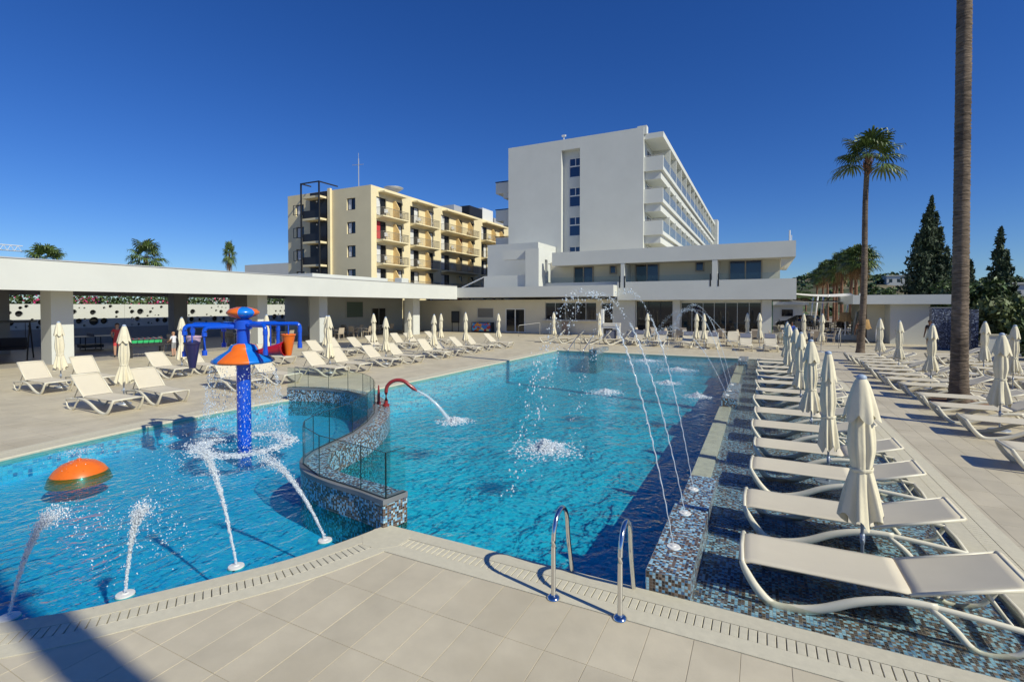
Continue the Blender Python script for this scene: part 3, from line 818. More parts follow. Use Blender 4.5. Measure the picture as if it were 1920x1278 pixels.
for (ax, ay, az, dn) in arms:
    e = Vector((ax, ay, az + Z)); h0 = Vector((ax, ay, 0)).normalized() * 0.10 + Vector((0, 0, az + Z))
    u = Vector((ax, ay, 0)).normalized(); pts = [h0]
    for k in range(0, 6):
        a = R(90 * k / 5); pts.append(e - u * 0.07 + u * 0.07 * math.sin(a) + Vector((0, 0, -0.07 + 0.07 * math.cos(a))))
    pts.append(e + Vector((0, 0, -dn)))
    o = MB().tube(pts, 0.036, 14).build('arm', M['blue'], ft, 'auto')
    for (c0, c1, cr_) in ((pts[-1] + Vector((0,0,0.08)), pts[-1] - Vector((0,0,0.012)), 0.043), (pts[-2] - Vector((0,0,0.02)), pts[-2] - Vector((0,0,0.09)), 0.042), (h0, h0 + u * 0.12, 0.046)):
        MB().tube([c0, c1], cr_, 14).build('pipe_collar', M['blue'], o, 'auto')
def bucket(x, y, z0, z1, m_, lab, tilt=0.0, r0=0.05, r1=0.12):
    mb = MB().lathe([(0.0, z0), (r0, z0), (r1*0.96, z1-0.03), (r1*1.05, z1-0.03), (r1*1.05, z1), (r1*0.9, z1), (r0*0.9, z0+0.02), (0, z0+0.02)], 22)
    if tilt:
        c = Vector((0, 0, (z0+z1)/2)); Rm = Matrix.Translation(c) @ Matrix.Rotation(tilt, 4, 'Y') @ Matrix.Translation(-c); mb.v = [tuple(Rm @ Vector(v)) for v in mb.v]
    mb.v = [(v[0]+x, v[1]+y, v[2]) for v in mb.v]
    o = mb.build('bucket', m_, ft, 'auto'); o['label'] = lab
    MB().bar((x, y, (z0+z1)/2 + 0.05), (x, y, 2.15 + Z), 0.012).build('hanger', M['blue'], o)
bucket(-0.93, 0.05, 1.52+Z, 1.95+Z, M['pink'], 'pale pink bucket')
bucket(-0.66, -0.42, 1.42+Z, 1.87+Z, M['purple'], 'dark purple bucket', 0, 0.05, 0.125)
bucket(0.52, -0.05, 1.44+Z, 1.94+Z, M['redf'], 'red bucket tipped on its side', R(82), 0.05, 0.125)
bucket(0.82, 0.0, 1.60+Z, 1.99+Z, M['orange'], 'orange bucket')

# orange bubbling dome
t = thing('bubble_dome', 'orange dome bubbler rising from the paddling pool', 'water toy', (-9.28, 3.78, -0.42))
MB().lathe([(0.40, 0.24), (0.36, 0.36), (0.30, 0.45), (0.21, 0.525), (0.11, 0.565), (0.0, 0.578)], 36).build('dome', M['orange'], t, True)
MB().lathe([(0.0, 0.57), (0.03, 0.583), (0.03, 0.598), (0.0, 0.598)], 10).build('nozzle', M['orange'], t)
n = 260; a = rng.random(n) * 6.283; tt = rng.random(n) ** 0.8; vr = 0.1 + 0.5 * rng.random(n)
P = np.stack([np.cos(a) * vr * tt, np.sin(a) * vr * tt, 0.60 + 0.55 * tt - 0.75 * tt * tt * 0.8], 1)
drops('spray', P, 0.003 + 0.005 * rng.random(n), M['drop'], t)

# ------------------------------------------------------------------ water jets
def trajectory(x0, z0, vx, vz, t): return x0 + vx * t, z0 + vz * t - 4.905 * t * t
def arc_jet(label, x, y, z, vx, vz, tend, vy=0.0, dens=300):
    t_ = thing('arching_water_jet', label, 'water jet', (x, y, z), 0, 'water jets arching over the main pool')
    MB().lathe([(0.0, 0.018), (0.022, 0.018), (0.026, 0.012), (0.062, 0.010), (0.066, 0.0)], 24).build('nozzle', M['nozzle'], t_, 'auto')
    # continuous, twisting rope of water that breaks up with height
    tb = 0.62 * vz / 9.81; pts = []; rs = []
    for k in range(120):
        tk = tb * k / 119; w_ = 0.002 + 0.005 * (k / 119)
        pts.append((vx * tk + math.sin(k * 0.9) * w_, vy * tk + math.cos(k * 0.7) * w_, 0.012 + vz * tk - 4.905 * tk * tk))
        rs.append(0.004 + 0.0022 * (k/119) + 0.003 * abs(math.sin(k * 0.55)) * (0.4 + k/119))
    o = MB().tube(pts, rs, 6).build('stream', M['drop'], t_, True); o['kind'] = 'stuff'
    n = int(dens * 1.7); tk = tb * 0.35 + (tend - tb * 0.35) * rng.random(n) ** 0.75
    fr = tk / tend
    jit = rng.normal(size=(n, 3)) * (0.010 + 0.10 * np.clip(fr - 0.35, 0, 1) ** 1.2)[:, None]
    P = np.stack([vx * tk, vy * tk, 0.012 + vz * tk - 4.905 * tk * tk], 1) + jit
    big = rng.random(n); sz = (0.0022 + 0.0085 * big ** 4 * (0.45 + fr)) 
    S = np.stack([sz, sz, sz * (1 + 0.8 * rng.random(n))], 1)
    ok = P[:, 2] > -z - 0.04
    drops('droplets', P[ok], S[ok], M['drop'], t_)
arc_jet('nearest tall water jet from the near mosaic block', -0.74, 4.96, 0.17, -1.30, 6.95, 1.40, 0.05, 420)
arc_jet('second tall water jet from the near mosaic block', -0.75, 5.83, 0.17, -1.45, 6.95, 1.40, 0.1, 400)
arc_jet('third tall water jet from the lower step of the near mosaic block', -0.78, 6.87, 0.09, -1.25, 7.15, 1.44, 0.1, 380)
arc_jet('nearest water jet from the middle mosaic block', -0.80, 14.1, 0.17, -2.4, 5.8, 1.17, 0.2, 420)
arc_jet('second water jet from the middle mosaic block', -0.80, 15.3, 0.09, -1.6, 6.7, 1.35, 0.2, 480)
arc_jet('third water jet from the middle mosaic block', -0.80, 16.6, 0.09, -1.6, 6.9, 1.38, 0.2, 480)
arc_jet('water jet from the farthest mosaic block', -0.85, 24.2, 0.13, -3.2, 6.6, 1.34, 0.2, 600)

def kid_jet(label, x, y, lean, hgt):
    t_ = thing('paddling_pool_jet', label, 'water jet', (x, y, -0.05), 0, 'short foaming jets along the paddling pool edge')
    MB().lathe([(0.0, 0.034), (0.025, 0.034), (0.03, 0.028), (0.07, 0.024), (0.078, 0.0)], 26).build('nozzle', M['nozzle'], t_, 'auto')
    vz = math.sqrt(2 * 9.81 * hgt * 1.12); T = vz / 9.81; n = 4200
    tk = T * 1.05 * rng.random(n) ** 0.72; fr = tk / T
    L = Vector(lean); r_ = random.Random(int(hgt * 100)); pts = []; rs = []
    for k in range(46):
        tc_ = T * 0.74 * k / 45; wob = 0.004 + 0.012 * (k / 45) ** 2
        pts.append((L.x * tc_ / T + r_.uniform(-wob, wob), L.y * tc_ / T + r_.uniform(-wob, wob), 0.03 + vz * tc_ - 4.905 * tc_ * tc_)); rs.append((0.011 + 0.016 * (k / 45)) * r_.uniform(0.6, 1.25) * (1 - 0.55 * max(0, k / 45 - 0.6) / 0.4))
    co = MB().tube(pts, rs, 7).build('jet_core', M['core'], t_, True); co['kind'] = 'stuff'
    jit = rng.normal(size=(n, 3)) * (0.005 + 0.038 * fr ** 2.2)[:, None]
    P = np.stack([L.x * tk / T, L.y * tk / T, 0.05 + vz * tk - 4.905 * tk * tk], 1) + jit
    sz = 0.0012 + 0.0048 * rng.random(n) ** 3.5 * (1.2 - 0.1 * fr)
    keep = rng.random(n) < np.where(fr > 0.85, 0.5, 1)
    drops('spray', P[keep], np.stack([sz, sz, sz * 1.8], 1)[keep], M['foam'], t_)
    # loose drops and the ruffled patch where they land
    n = 420
    tk = T * (0.9 + 0.9 * rng.random(n)); c = np.stack([L.x * tk / T * 1.15, L.y * tk / T * 1.15, 0.05 + vz * tk - 4.905 * tk * tk], 1) + rng.normal(size=(n, 3)) * np.array([0.13, 0.13, 0.08])
    c[:, 2] = np.maximum(c[:, 2], 0.012 + 0.01 * rng.random(n)); sz = 0.002 + 0.006 * rng.random(n) ** 3
    drops('loose_drops', c, sz, M['drop'], t_)
kid_jet('foaming jet nearest the mosaic dividing wall end', -4.20, 3.86, (-0.95, -0.05), 0.66)
kid_jet('tallest foaming jet, second from the dividing wall', -4.55, 3.08, (-0.66, 0.05), 0.92)
kid_jet('foaming jet third from the dividing wall', -4.98, 2.34, (0.14, 0.08), 0.64)
kid_jet('foaming jet nearest the left picture edge', -5.46, 1.74, (0.34, 0.20), 0.72)

def splash(name, label, x, y, r, hgt, n, m_='foam', group=None, flatn=300):
    t_ = thing(name, label, 'splash', (x, y, WZ), 0, group); n = int(n * 1.8)
    rr = r * np.abs(rng.normal(size=n)) * 0.55; a = rng.random(n) * 6.283
    lob = 0.6 + 0.4 * np.sin(3 * a + 1.3) * np.cos(2 * a)
    z = hgt * rng.random(n) ** 1.8 * np.clip(1 - rr / r, 0.05, 1)
    P = np.stack([np.cos(a) * rr * lob, np.sin(a) * rr * lob, z + 0.005], 1)
    sz = 0.0035 + 0.013 * rng.random(n) ** 3
    nb_ = max(40, n // 16); sz[:nb_] = 0.012 + 0.026 * rng.random(nb_); P[:nb_, :2] *= 0.62; P[:nb_, 2] *= 0.5
    drops('foam', P, np.stack([sz * 1.3, sz * 1.3, sz], 1), M[m_], t_)
    a = rng.random(flatn) * 6.283; rr = r * (0.3 + 0.9 * rng.random(flatn)); sz = 0.008 + 0.02 * rng.random(flatn) ** 2
    drops('foam_flecks', np.stack([np.cos(a) * rr, np.sin(a) * rr, 0.002 + 0 * a], 1), np.stack([sz * 1.6, sz * 1.6, sz * 0.25], 1), M['drop'], t_)
splash('bubbling_splash', 'large white bubbling splash near the middle of the main pool', -3.40, 8.05, 0.62, 0.20, 1500, group='bubbling splashes in the main pool')
splash('bubbling_splash', 'small bubbling splash midway up the main pool', -4.07, 14.2, 0.5, 0.12, 700, group='bubbling splashes in the main pool')
splash('bubbling_splash', 'bubbling splash left of the farthest jet block', -2.95, 20.4, 0.7, 0.14, 700, group='bubbling splashes in the main pool')
splash('bubbling_splash', 'small bubbling splash below the middle jets', -2.75, 16.8, 0.4, 0.12, 500, group='bubbling splashes in the main pool')
splash('bubbling_splash', 'bubbling splash beside the middle jet block', -1.60, 14.7, 0.35, 0.14, 500, group='bubbling splashes in the main pool')
splash('bubbling_splash', 'wide bubbling splash at the far end of the main pool', -4.76, 23.1, 0.9, 0.10, 700, group='bubbling splashes in the main pool')
splash('spout_splash', 'white splash where the swan-neck spout hits the water', -6.02, 9.16, 0.36, 0.10, 900)
# water from the spout
t = thing('spout_water', 'stream of water pouring from the maroon spout', 'water jet', (-6.76, 8.81, 0.625))
pts = []; 
for k in range(26):
    tk = k / 25 * 0.36; pts.append((2.0 * tk, 0.95 * tk, -0.75 * tk - 4.905 * tk * tk * 0.80 ))
o = MB().tube(pts, [0.018 + 0.03 * k / 25 for k in range(26)], 8).build('stream', spray_mat('spout stream', (0.85, 0.92, 0.97), 0.62), t, True); o['kind'] = 'stuff'
n = 500; tk = 0.36 * rng.random(n); P = np.stack([2.0 * tk, 0.95 * tk, -0.75 * tk - 4.905 * tk * tk * 0.80], 1) + rng.normal(size=(n, 3)) * (0.012 + 0.05 * tk)[:, None]
drops('droplets', P, 0.004 + 0.008 * rng.random(n) ** 2, M['drop'], t)
# curtain under the fountain dish and its foam ring
t = thing('fountain_curtain', 'curtain of drops falling from the rim of the fountain dish', 'water curtain', (FC.x, FC.y, WZ))
n = 3600; a = rng.random(n) * 6.283; a = np.floor(a / 0.105) * 0.105 + rng.normal(size=n) * 0.03; fall = rng.random(n) ** 0.8; rr = 0.53 + 0.16 * fall + rng.normal(size=n) * (0.008 + 0.05 * fall)
P = np.stack([np.cos(a) * rr, np.sin(a) * rr, 0.02 + 1.47 * (1 - fall)], 1); sz = 0.0028 + 0.0065 * rng.random(n) ** 3
drops('drops', P, np.stack([sz, sz, sz * 2.2], 1), M['drop'], t)
n = 2600; a = rng.random(n) * 6.283; rr = 0.72 + rng.normal(size=n) * 0.09; sz = 0.006 + 0.016 * rng.random(n) ** 2.5
P = np.stack([np.cos(a) * rr, np.sin(a) * rr, 0.004 + 0.05 * rng.random(n) ** 4], 1)
drops('foam_ring', P, np.stack([sz * 1.5, sz * 1.5, sz * 0.5], 1), M['foam'], t)
# ------------------------------------------------------------------ sun loungers
def make_lounger(back_deg, towel=False):
    root = thing('sun_lounger', 'x', 'sun lounger')
    W_, H0 = 0.305, 0.335
    for s in (-1, 1):
        y = s * 0.325
        low = catmull([(0.0, y*0.96, H0), (0.03, y, 0.27), (0.12, y*1.02, 0.13), (0.24, y*1.02, 0.02), (0.40, y*1.03, 0.018), (0.60, y*1.04, 0.075), (0.85, y*1.05, 0.20), (1.10, y*1.05, 0.275), (1.36, y*1.05, 0.29)], 4)
        rr = [0.02 + 0.016 * math.sin(min(1, i / len(low)) * math.pi) for i in range(len(low))]
        mb = MB().tube(low, [r + 0.006 for r in rr], 8, 0.72)
        mb.tube(catmull([(1.30, y*1.05, 0.288), (1.55, y*1.05, 0.27), (1.80, y*1.03, 0.245), (1.93, y*0.98, 0.225)], 4), 0.024, 8, 0.75)
        mb.tube(catmull([(1.32, y*1.05, 0.275), (1.46, y*1.05, 0.15), (1.57, y*1.05, 0.03), (1.70, y*1.05, 0.015), (1.84, y*1.03, 0.075), (1.93, y*0.98, 0.225)], 4), [0.026]*9 + [0.022]*12, 8, 0.75)
        mb.build('side_frame', M['resin'], root, True)
    mb = MB().tube([(0.005, -0.31, H0-0.005), (-0.004, 0, H0-0.003), (0.005, 0.31, H0-0.005)], 0.02, 8); mb.build('foot_bar', M['resin'], root, True)
    MB().tube([(1.93, -0.31, 0.225), (1.945, 0, 0.225), (1.93, 0.31, 0.225)], 0.022, 8).build('rear_bar', M['resin'], root, True)
    def sheet(fn, nu, nv, th=0.014):
        mb = MB(); top, bot = [], []
        for i in range(nu + 1):
            for j in range(nv + 1):
                p = fn(i / nu, j / nv); mb.v.append(p)
        k = len(mb.v)
        for i in range(nu + 1):
            for j in range(nv + 1):
                p = fn(i / nu, j / nv); mb.v.append((p[0], p[1], p[2] - th))
        idx = lambda i, j: i * (nv + 1) + j
        for i in range(nu):
            for j in range(nv):
                mb.f.append((idx(i,j), idx(i+1,j), idx(i+1,j+1), idx(i,j+1))); mb.f.append((k+idx(i,j+1), k+idx(i+1,j+1), k+idx(i+1,j), k+idx(i,j)))
        for i in range(nu):
            mb.f.append((idx(i,0), k+idx(i,0), k+idx(i+1,0), idx(i+1,0))); mb.f.append((idx(i+1,nv), k+idx(i+1,nv), k+idx(i,nv), idx(i,nv)))
        for j in range(nv):
            mb.f.append((idx(0,j+1), k+idx(0,j+1), k+idx(0,j), idx(0,j))); mb.f.append((idx(nu,j), k+idx(nu,j), k+idx(nu,j+1), idx(nu,j+1)))
        return mb
    def seatf(u, v):
        x = 1.22 * u; e = abs(2*v - 1)
        z = H0 + 0.016 - 0.022 * math.sin(math.pi * u) * (1 - e**4) - 0.02 * max(0, e - 0.9) * 10 * 0.6 - 0.05 * max(0, 0.04 - u) * 10
        return (x - 0.012, (2*v - 1) * W_, z)
    sheet(seatf, 14, 12).build('seat_sling', M['sling'], root, True)
    cb, sb = math.cos(R(back_deg)), math.sin(R(back_deg))
    def backf(u, v):
        d = 0.76 * u; e = abs(2*v - 1)
        zz = -0.014 * math.sin(math.pi * u) * (1 - e**4) - 0.012 * max(0, e - 0.9) * 10
        return (1.205 + d * cb - zz * sb * 0.5, (2*v - 1) * W_, H0 + 0.006 + d * sb + zz)
    sheet(backf, 8, 12).build('back_sling', M['sling'], root, True)
    mb = MB()
    for s in (-1, 1):
        mb.tube([(1.20, s*0.30, H0-0.012), (1.20 + 0.75*cb, s*0.30, H0 - 0.012 + 0.75*sb)], 0.016, 6)
    mb.tube([(1.195 + 0.75*cb, -0.30, H0 - 0.01 + 0.75*sb), (1.195 + 0.75*cb, 0.30, H0 - 0.01 + 0.75*sb)], 0.016, 6)
    mb.build('back_frame', M['resin'], root, True)
    mb = MB()
    for s in (-1, 1): mb.tube([(1.20 + 0.48*cb, s*0.2, H0 - 0.02 + 0.48*sb), (1.80, s*0.22, 0.245)], 0.013, 6)
    mb.tube([(1.80, -0.31, 0.245), (1.80, 0.31, 0.245)], 0.014, 6)
    mb.build('back_prop', M['resin'], root, True)
    if towel:
        def tf(u, v):
            d = 0.44 + 0.31 * u; return (1.20 + d * cb, (2*v - 1) * 0.27, H0 + 0.030 + d * sb)
        sheet(tf, 4, 4, 0.012).build('headrest_cushion', M['towel'], root)
    return root

used = {}
protos = {}
def lounger(kind, label, x, y, z, rz, group):
    if kind not in protos:
        protos[kind] = make_lounger({'low': 17, 'left': 41, 'mid': 24, 'far': 46, 'fart': 46, 'lefthi': 47, 'flat': 9}[kind], kind == 'fart')
        o = protos[kind]
    else: o = copy_tree(protos[kind])
    o.location = (x, y, z); o.rotation_euler = (0, 0, rz); tag(o, label, None, group)
    return o
for k, y in enumerate([5.12, 6.46, 7.95, 9.16, 10.65, 12.05, 13.75, 15.0, 16.6, 17.75, 19.4, 20.75, 22.4, 23.6]):
    lounger('low', f'cream sun lounger standing in the mosaic ledge, {ordn(k)} from the camera', -0.12 + random.uniform(-.04, .04), y, -0.088, R(random.uniform(-1.5, 1.5)), 'sun loungers on the mosaic ledge')
for k, y in enumerate([6.33, 7.40, 9.57, 10.95, 12.93, 14.18, 16.04, 17.40, 19.62, 20.86, 22.62, 24.05, 26.2]):
    lounger(['left', 'left', 'lefthi'][k % 3], f'cream sun lounger in the poolside row of the left deck, {ordn(k)} from the camera', -13.20 + random.uniform(-.06, .06), y, 0, R(180 + random.uniform(-5, 3)), 'sun loungers in the poolside row on the left deck')
for k, y in enumerate([6.88, 8.02, 10.28, 11.38, 13.45, 14.6, 17.15, 18.3, 19.9, 21.3, 23.1, 24.4, 26.7]):
    lounger(['left', 'lefthi', 'left'][k % 3], f'cream sun lounger in the row nearest the pavilion, {ordn(k)} from the camera', -17.85 + random.uniform(-.1, .1), y, 0, R(180 + random.uniform(-5, 4)), 'sun loungers in the row nearest the pavilion')
for k, y in enumerate([10.35, 12.62, 13.98, 15.4, 17.3, 18.45, 19.65, 21.0, 22.2, 23.45, 24.6, 25.8, 27.1]):
    lounger(['mid', 'flat', 'mid', 'low'][k % 4], f'cream sun lounger on the right deck beside the pool coping, {ordn(k)} from the camera', 3.42 + random.uniform(-.05, .1), y, 0, R(random.uniform(-4, 3)), 'sun loungers in the first row of the right deck')
for k, y in enumerate([18.3, 19.0, 20.3, 21.6, 22.9, 24.4, 25.7, 27.3, 28.5]):
    if k == 0: continue
    lounger(['mid', 'flat', 'left', 'mid'][k % 4], f'cream sun lounger in the outer row of the right deck, {ordn(k - 1)} from the camera', 6.72 + random.uniform(-.1, .1), y, 0, R(random.uniform(-4, 4)), 'sun loungers in the outer row of the right deck')
far = [(-13.6, 31.3, 25, 'far'), (-12.2, 31.3, 22, 'far'), (-10.4, 31.3, 28, 'far'), (-9.1, 31.4, 35, 'far'), (-7.3, 31.0, 80, 'fart'), (-5.8, 31.0, 84, 'fart'), (-4.1, 30.9, 88, 'fart'), (-2.6, 30.6, 90, 'fart'), (-0.75, 30.1, 92, 'fart'), (0.5, 30.2, 92, 'fart'),
       (-8.1, 32.4, 78, 'far'), (-3.4, 32.9, 88, 'far'), (-1.6, 32.8, 90, 'far'), (1.7, 31.5, 96, 'far')]
for k, (x, y, a, kd) in enumerate(far):
    lounger(kd, f'cream sun lounger past the far pool edge, {ordn(k) if k < 10 else ordn(k - 10)} from the left' + (', second line' if k >= 10 else ''), x, y, 0, R(a), 'sun loungers past the far pool edge')

# ------------------------------------------------------------------ folded parasols
def make_parasol(seed, style):
    r_ = random.Random(seed)
    root = thing('folded_parasol', 'x', 'parasol')
    HT = 2.02
    MB().tube([(0,0,0.0), (0,0,HT-0.03)], 0.019, 10).build('pole', M['pole'], root, True)
    MB().lathe([(0.0, 0.30), (0.028, 0.30), (0.03, 0.34), (0.028, 0.40), (0.0, 0.40)], 10).tube([(0.02,0,0.35),(0.065,0,0.35)], 0.014, 8).build('pole_clamp', M['pole'], root, True)
    MB().lathe([(0.0, 0.045), (0.03, 0.045), (0.04, 0.025), (0.22, 0.02), (0.23, 0.0)], 24).build('base_plate', M['pole'], root, 'auto')
    ph = [r_.uniform(0, 6.28) for _ in range(6)]; nf = r_.choice([7, 8, 9])
    tie = 1.02 + r_.uniform(-.05, .05); hem = 0.56 + r_.uniform(-.06, .05); fl = r_.uniform(0.18, 0.235) if style != 2 else 0.15
    prof = []
    n1 = 26
    for i in range(n1):
        u = i / (n1 - 1); z = 1.84 - u * (1.84 - hem)
        if z > tie:
            v = (1.84 - z) / (1.84 - tie); r = 0.055 + 0.085 * math.sin(min(1, v * 1.15) * math.pi * 0.62) * (1 if style != 2 else .8)
            r = r * (1 - 0.22 * max(0, v - .75) * 4)
        else:
            v = (tie - z) / (tie - hem); r = 0.108 + (fl - 0.108) * v ** 0.85
        prof.append((r, z))
    def fold(r, z, a):
        v = min(1, max(0, (1.84 - z) / 1.28)); t_ = abs(z - tie)
        amp = 0.06 + 0.26 * v * min(1, 0.25 + t_ * 3)
        w_ = math.sin(nf * a + ph[0] + 0.8 * math.sin(2 * a + ph[1]) + 1.2 * z) ; w2 = math.sin((nf + 5) * a + ph[2] + z * 3)
        rr = r * (1 + amp * (0.7 * w_ + 0.35 * w2) + 0.05 * math.sin(a + ph[3]))
        dz = 0.0
        if z < tie: dz = (0.05 * math.sin(nf * a + ph[0] + 1.0) + 0.025 * math.sin(3 * a + ph[4])) * ((tie - z) / (tie - hem)) ** 2
        return rr, z + dz
    MB().lathe(prof, 64, fn=fold).build('canopy', M['canvas'], root, True)
    MB().lathe([(0.118, tie - 0.018), (0.124, tie - 0.012), (0.124, tie + 0.012), (0.118, tie + 0.018)], 28, fn=lambda r, z, a: (r * (1 + 0.05 * math.sin(nf * a + ph[0])), z + 0.008 * math.sin(a + ph[5]))).build('tie_band', M['canvas'], root, True)
    # pointed vent flap hanging round the top
    m_ = 6
    fz = 1.60 + r_.uniform(-.03, .04); fr = 0.185 if style == 0 else (0.165 if style == 1 else 0.125)
    fp = []
    for i in range(9):
        u = i / 8; fp.append((0.045 + (fr - 0.045) * u ** 0.8, HT - 0.035 - (HT - 0.035 - fz) * u ** 1.25))
    def vent(r, z, a):
        u = (HT - 0.035 - z) / (HT - 0.035 - fz)
        c = abs(math.sin(m_ * a / 2 + ph[3])); return r * (1 + 0.22 * u * (c - 0.5) + 0.07 * u * math.sin(9 * a + ph[1])), z - 0.085 * u * u * (c - 0.6)
    MB().lathe(fp, 60, fn=vent).build('vent_flap', M['canvas'], root, True)
    MB().lathe([(0.055, HT - 0.045), (0.06, HT - 0.03), (0.05, HT - 0.012), (0.025, HT), (0.0, HT + 0.003)], 16).build('top_cap', M['cap'], root, True)
    return root
PP = [make_parasol(3, 0), make_parasol(8, 1), make_parasol(21, 0), make_parasol(34, 2)]
pu = [False] * len(PP)
def parasol(v, label, x, y, z, group, hs=1.0):
    if not pu[v]: o = PP[v]; pu[v] = True
    else: o = copy_tree(PP[v])
    o.location = (x, y, z); o.rotation_euler = (R(random.uniform(-1.2, 1.2)), R(random.uniform(-1.2, 1.2)), random.uniform(0, 6.28)); o.scale = (0.76, 0.76, hs)
    tag(o, label, None, group); return o
for k, y in enumerate([5.80, 8.57, 11.35, 14.4, 17.2, 20.1, 23.0]):
    parasol([0, 3, 2, 1, 2, 0, 1][k], f'folded cream parasol between loungers on the mosaic ledge, {ordn(k)} from the camera', 0.90, y, -0.088, 'folded parasols on the mosaic ledge', 0.955)
for k, (x, y) in enumerate([(-14.54, 6.87), (-14.5, 10.26), (-14.42, 13.56), (-14.5, 16.75), (-14.5, 20.25), (-14.55, 23.35), (-14.7, 27.4)]):
    parasol([2, 1, 0, 2, 0, 1, 2][k], f'folded cream parasol in the poolside row of the left deck, {ordn(k)} from the camera', x, y, 0, 'folded parasols in the poolside row on the left deck', 1.0 + 0.03 * (k % 3))
for k, (x, y) in enumerate([(-19.3, 7.45), (-19.0, 10.85), (-18.4, 13.9), (-19.1, 17.7), (-18.65, 20.6), (-18.7, 23.7), (-17.8, 25.6)]):
    parasol([1, 0, 2, 1, 2, 0, 1][k], f'folded cream parasol in the row nearest the pavilion, {ordn(k)} from the camera', x, y, 0, 'folded parasols in the row nearest the pavilion', 1.0 + 0.03 * (k % 3))
for k, (x, y) in enumerate([(4.30, 13.3), (4.58, 19.05), (4.55, 22.8), (4.60, 26.4)]):
    parasol([0, 2, 1, 2][k], f'folded cream parasol in the first row of the right deck, {ordn(k)} from the camera', x, y, 0, 'folded parasols on the right deck', 0.97)
for k, (x, y) in enumerate([(6.62, 19.65), (7.18, 23.65)]):
    parasol([1, 0][k], f'folded cream parasol in the outer row of the right deck, {ordn(k)} from the camera', x, y, 0, 'folded parasols on the right deck', 0.96)
for k, (x, y) in enumerate([(-12.72, 31.8), (-9.43, 31.5), (-6.36, 31.5), (-3.55, 32.0), (-2.95, 30.5), (-0.75, 33.0), (-0.08, 33.2), (2.2, 33.4), (2.9, 31.7)]):
    parasol(k % 3, f'folded cream parasol past the far pool edge, {ordn(k)} from the left', x, y, 0, 'folded parasols past the far pool edge', 1.02)
# ------------------------------------------------------------------ open pavilion on the left
pv = thing('pavilion', 'long low white open-fronted pavilion with square columns on the left', 'building')
FX = -25.2
MB().box(FX-0.35, FX, -6, 38.9, 3.1, 4.28).build('fascia', M['white'], pv)
MB().box(FX-0.36, FX+0.03, -6, 38.88, 4.284, 4.33).build('roof_edge', M['alu'], pv)
MB().box(-36.6, FX-0.352, -6, 41.2, 3.85, 4.15).build('roof', M['roofdark'], pv)
MB().box(-36.6, FX-0.352, -6, 41.2, 3.32, 3.40).build('ceiling', M['soffit'], pv)
MB().box(-36.6, -36.3, -6, 33, 3.10, 3.848).build('rear_beam', M['greywall'], pv)
for (y0, y1, x1) in ((0.2, 1.0, -26.9), (10.08, 10.85, -26.9), (19.75, 20.4, -26.9), (24.4, 25.1, -26.9), (34.6, 35.5, -26.9)):
    MB().box(x1-0.95, x1, y0, y1, 0.0, 3.318).build('column', M['white'], pv)
for (y0, y1) in ((2.2, 3.2), (10.7, 11.4), (19.5, 20.35), (23.8, 24.9)):
    MB().box(-35.6, -34.9, y0, y1, 0.0, 3.318).build('rear_column', M['greywall'], pv)
MB().box(-43, -26.902, -6, 41.2, -0.02, 0.006).build('floor', M['intfloor'], pv)
# inner rooms at the far end
rw = wall('inner_wall', 'x', -33.7, 0.25, 29.5, 41.2, 0.006, 3.318, [(36.6, 38.6, 0.006, 2.3)], M['white'], pv)
wall('inner_return', 'y', 29.2, 0.25, -36.3, -33.45, 0.006, 3.318, [], M['white'], pv)
window(pv, 'x', -33.45, 1, 36.6, 38.6, 0.01, 2.3, M['alu'], M['darkglass'], 1, 0.07, 0.06, 'door')
t = thing('notice_board', 'grey green framed board on the inner pavilion wall', 'board')
MB().box(-33.44, -33.40, 33.3, 35.5, 1.35, 2.95).build('frame', M['alu'], t)
MB().box(-33.398, -33.385, 33.4, 35.4, 1.45, 2.85).build('panel', mat('board green', (0.14, 0.20, 0.17), 0.3), t)

# white garden wall with round holes behind the pavilion
hw_ = thing('hole_wall', 'white garden wall punched with round holes behind the pavilion', 'wall')
HX = -39.6; hr = random.Random(5)
MB().box(HX-0.5, HX-0.2, -4, 34.5, 0.0, 2.55).build('backing', M['black'], hw_)  # black board added behind the panels so the holes look dark
MB().box(HX-0.2, HX+0.12, -4, 34.5, 0.0, 1.05).build('plinth', M['greywall'], hw_)
def holed(y0, y1, z0, z1, holes):
    loops = [[Vector((y0,z0,0)), Vector((y1,z0,0)), Vector((y1,z1,0)), Vector((y0,z1,0))]]
    for (cy_, cz, r) in holes: loops.append([Vector((cy_ + r*math.cos(-a*math.pi/9), cz + r*math.sin(-a*math.pi/9), 0)) for a in range(18)])
    pts = [p for l in loops for p in l]; tr = tessellate_polygon(loops)
    mb = MB(); mb.v = [(HX, p.x, p.y) for p in pts] + [(HX-0.15, p.x, p.y) for p in pts]; n = len(pts)
    for t_ in tr:
        a, b, c = (pts[i] for i in t_)
        mb.f.append(t_ if (b-a).cross(c-a).z > 0 else (t_[0], t_[2], t_[1]))
    k = 0
    for l in loops:
        m_ = len(l)
        for i in range(m_): mb.f.append((k+i, k+(i+1) % m_, n+k+(i+1) % m_, n+k+i))
        k += m_
    return mb
yy = -3.9
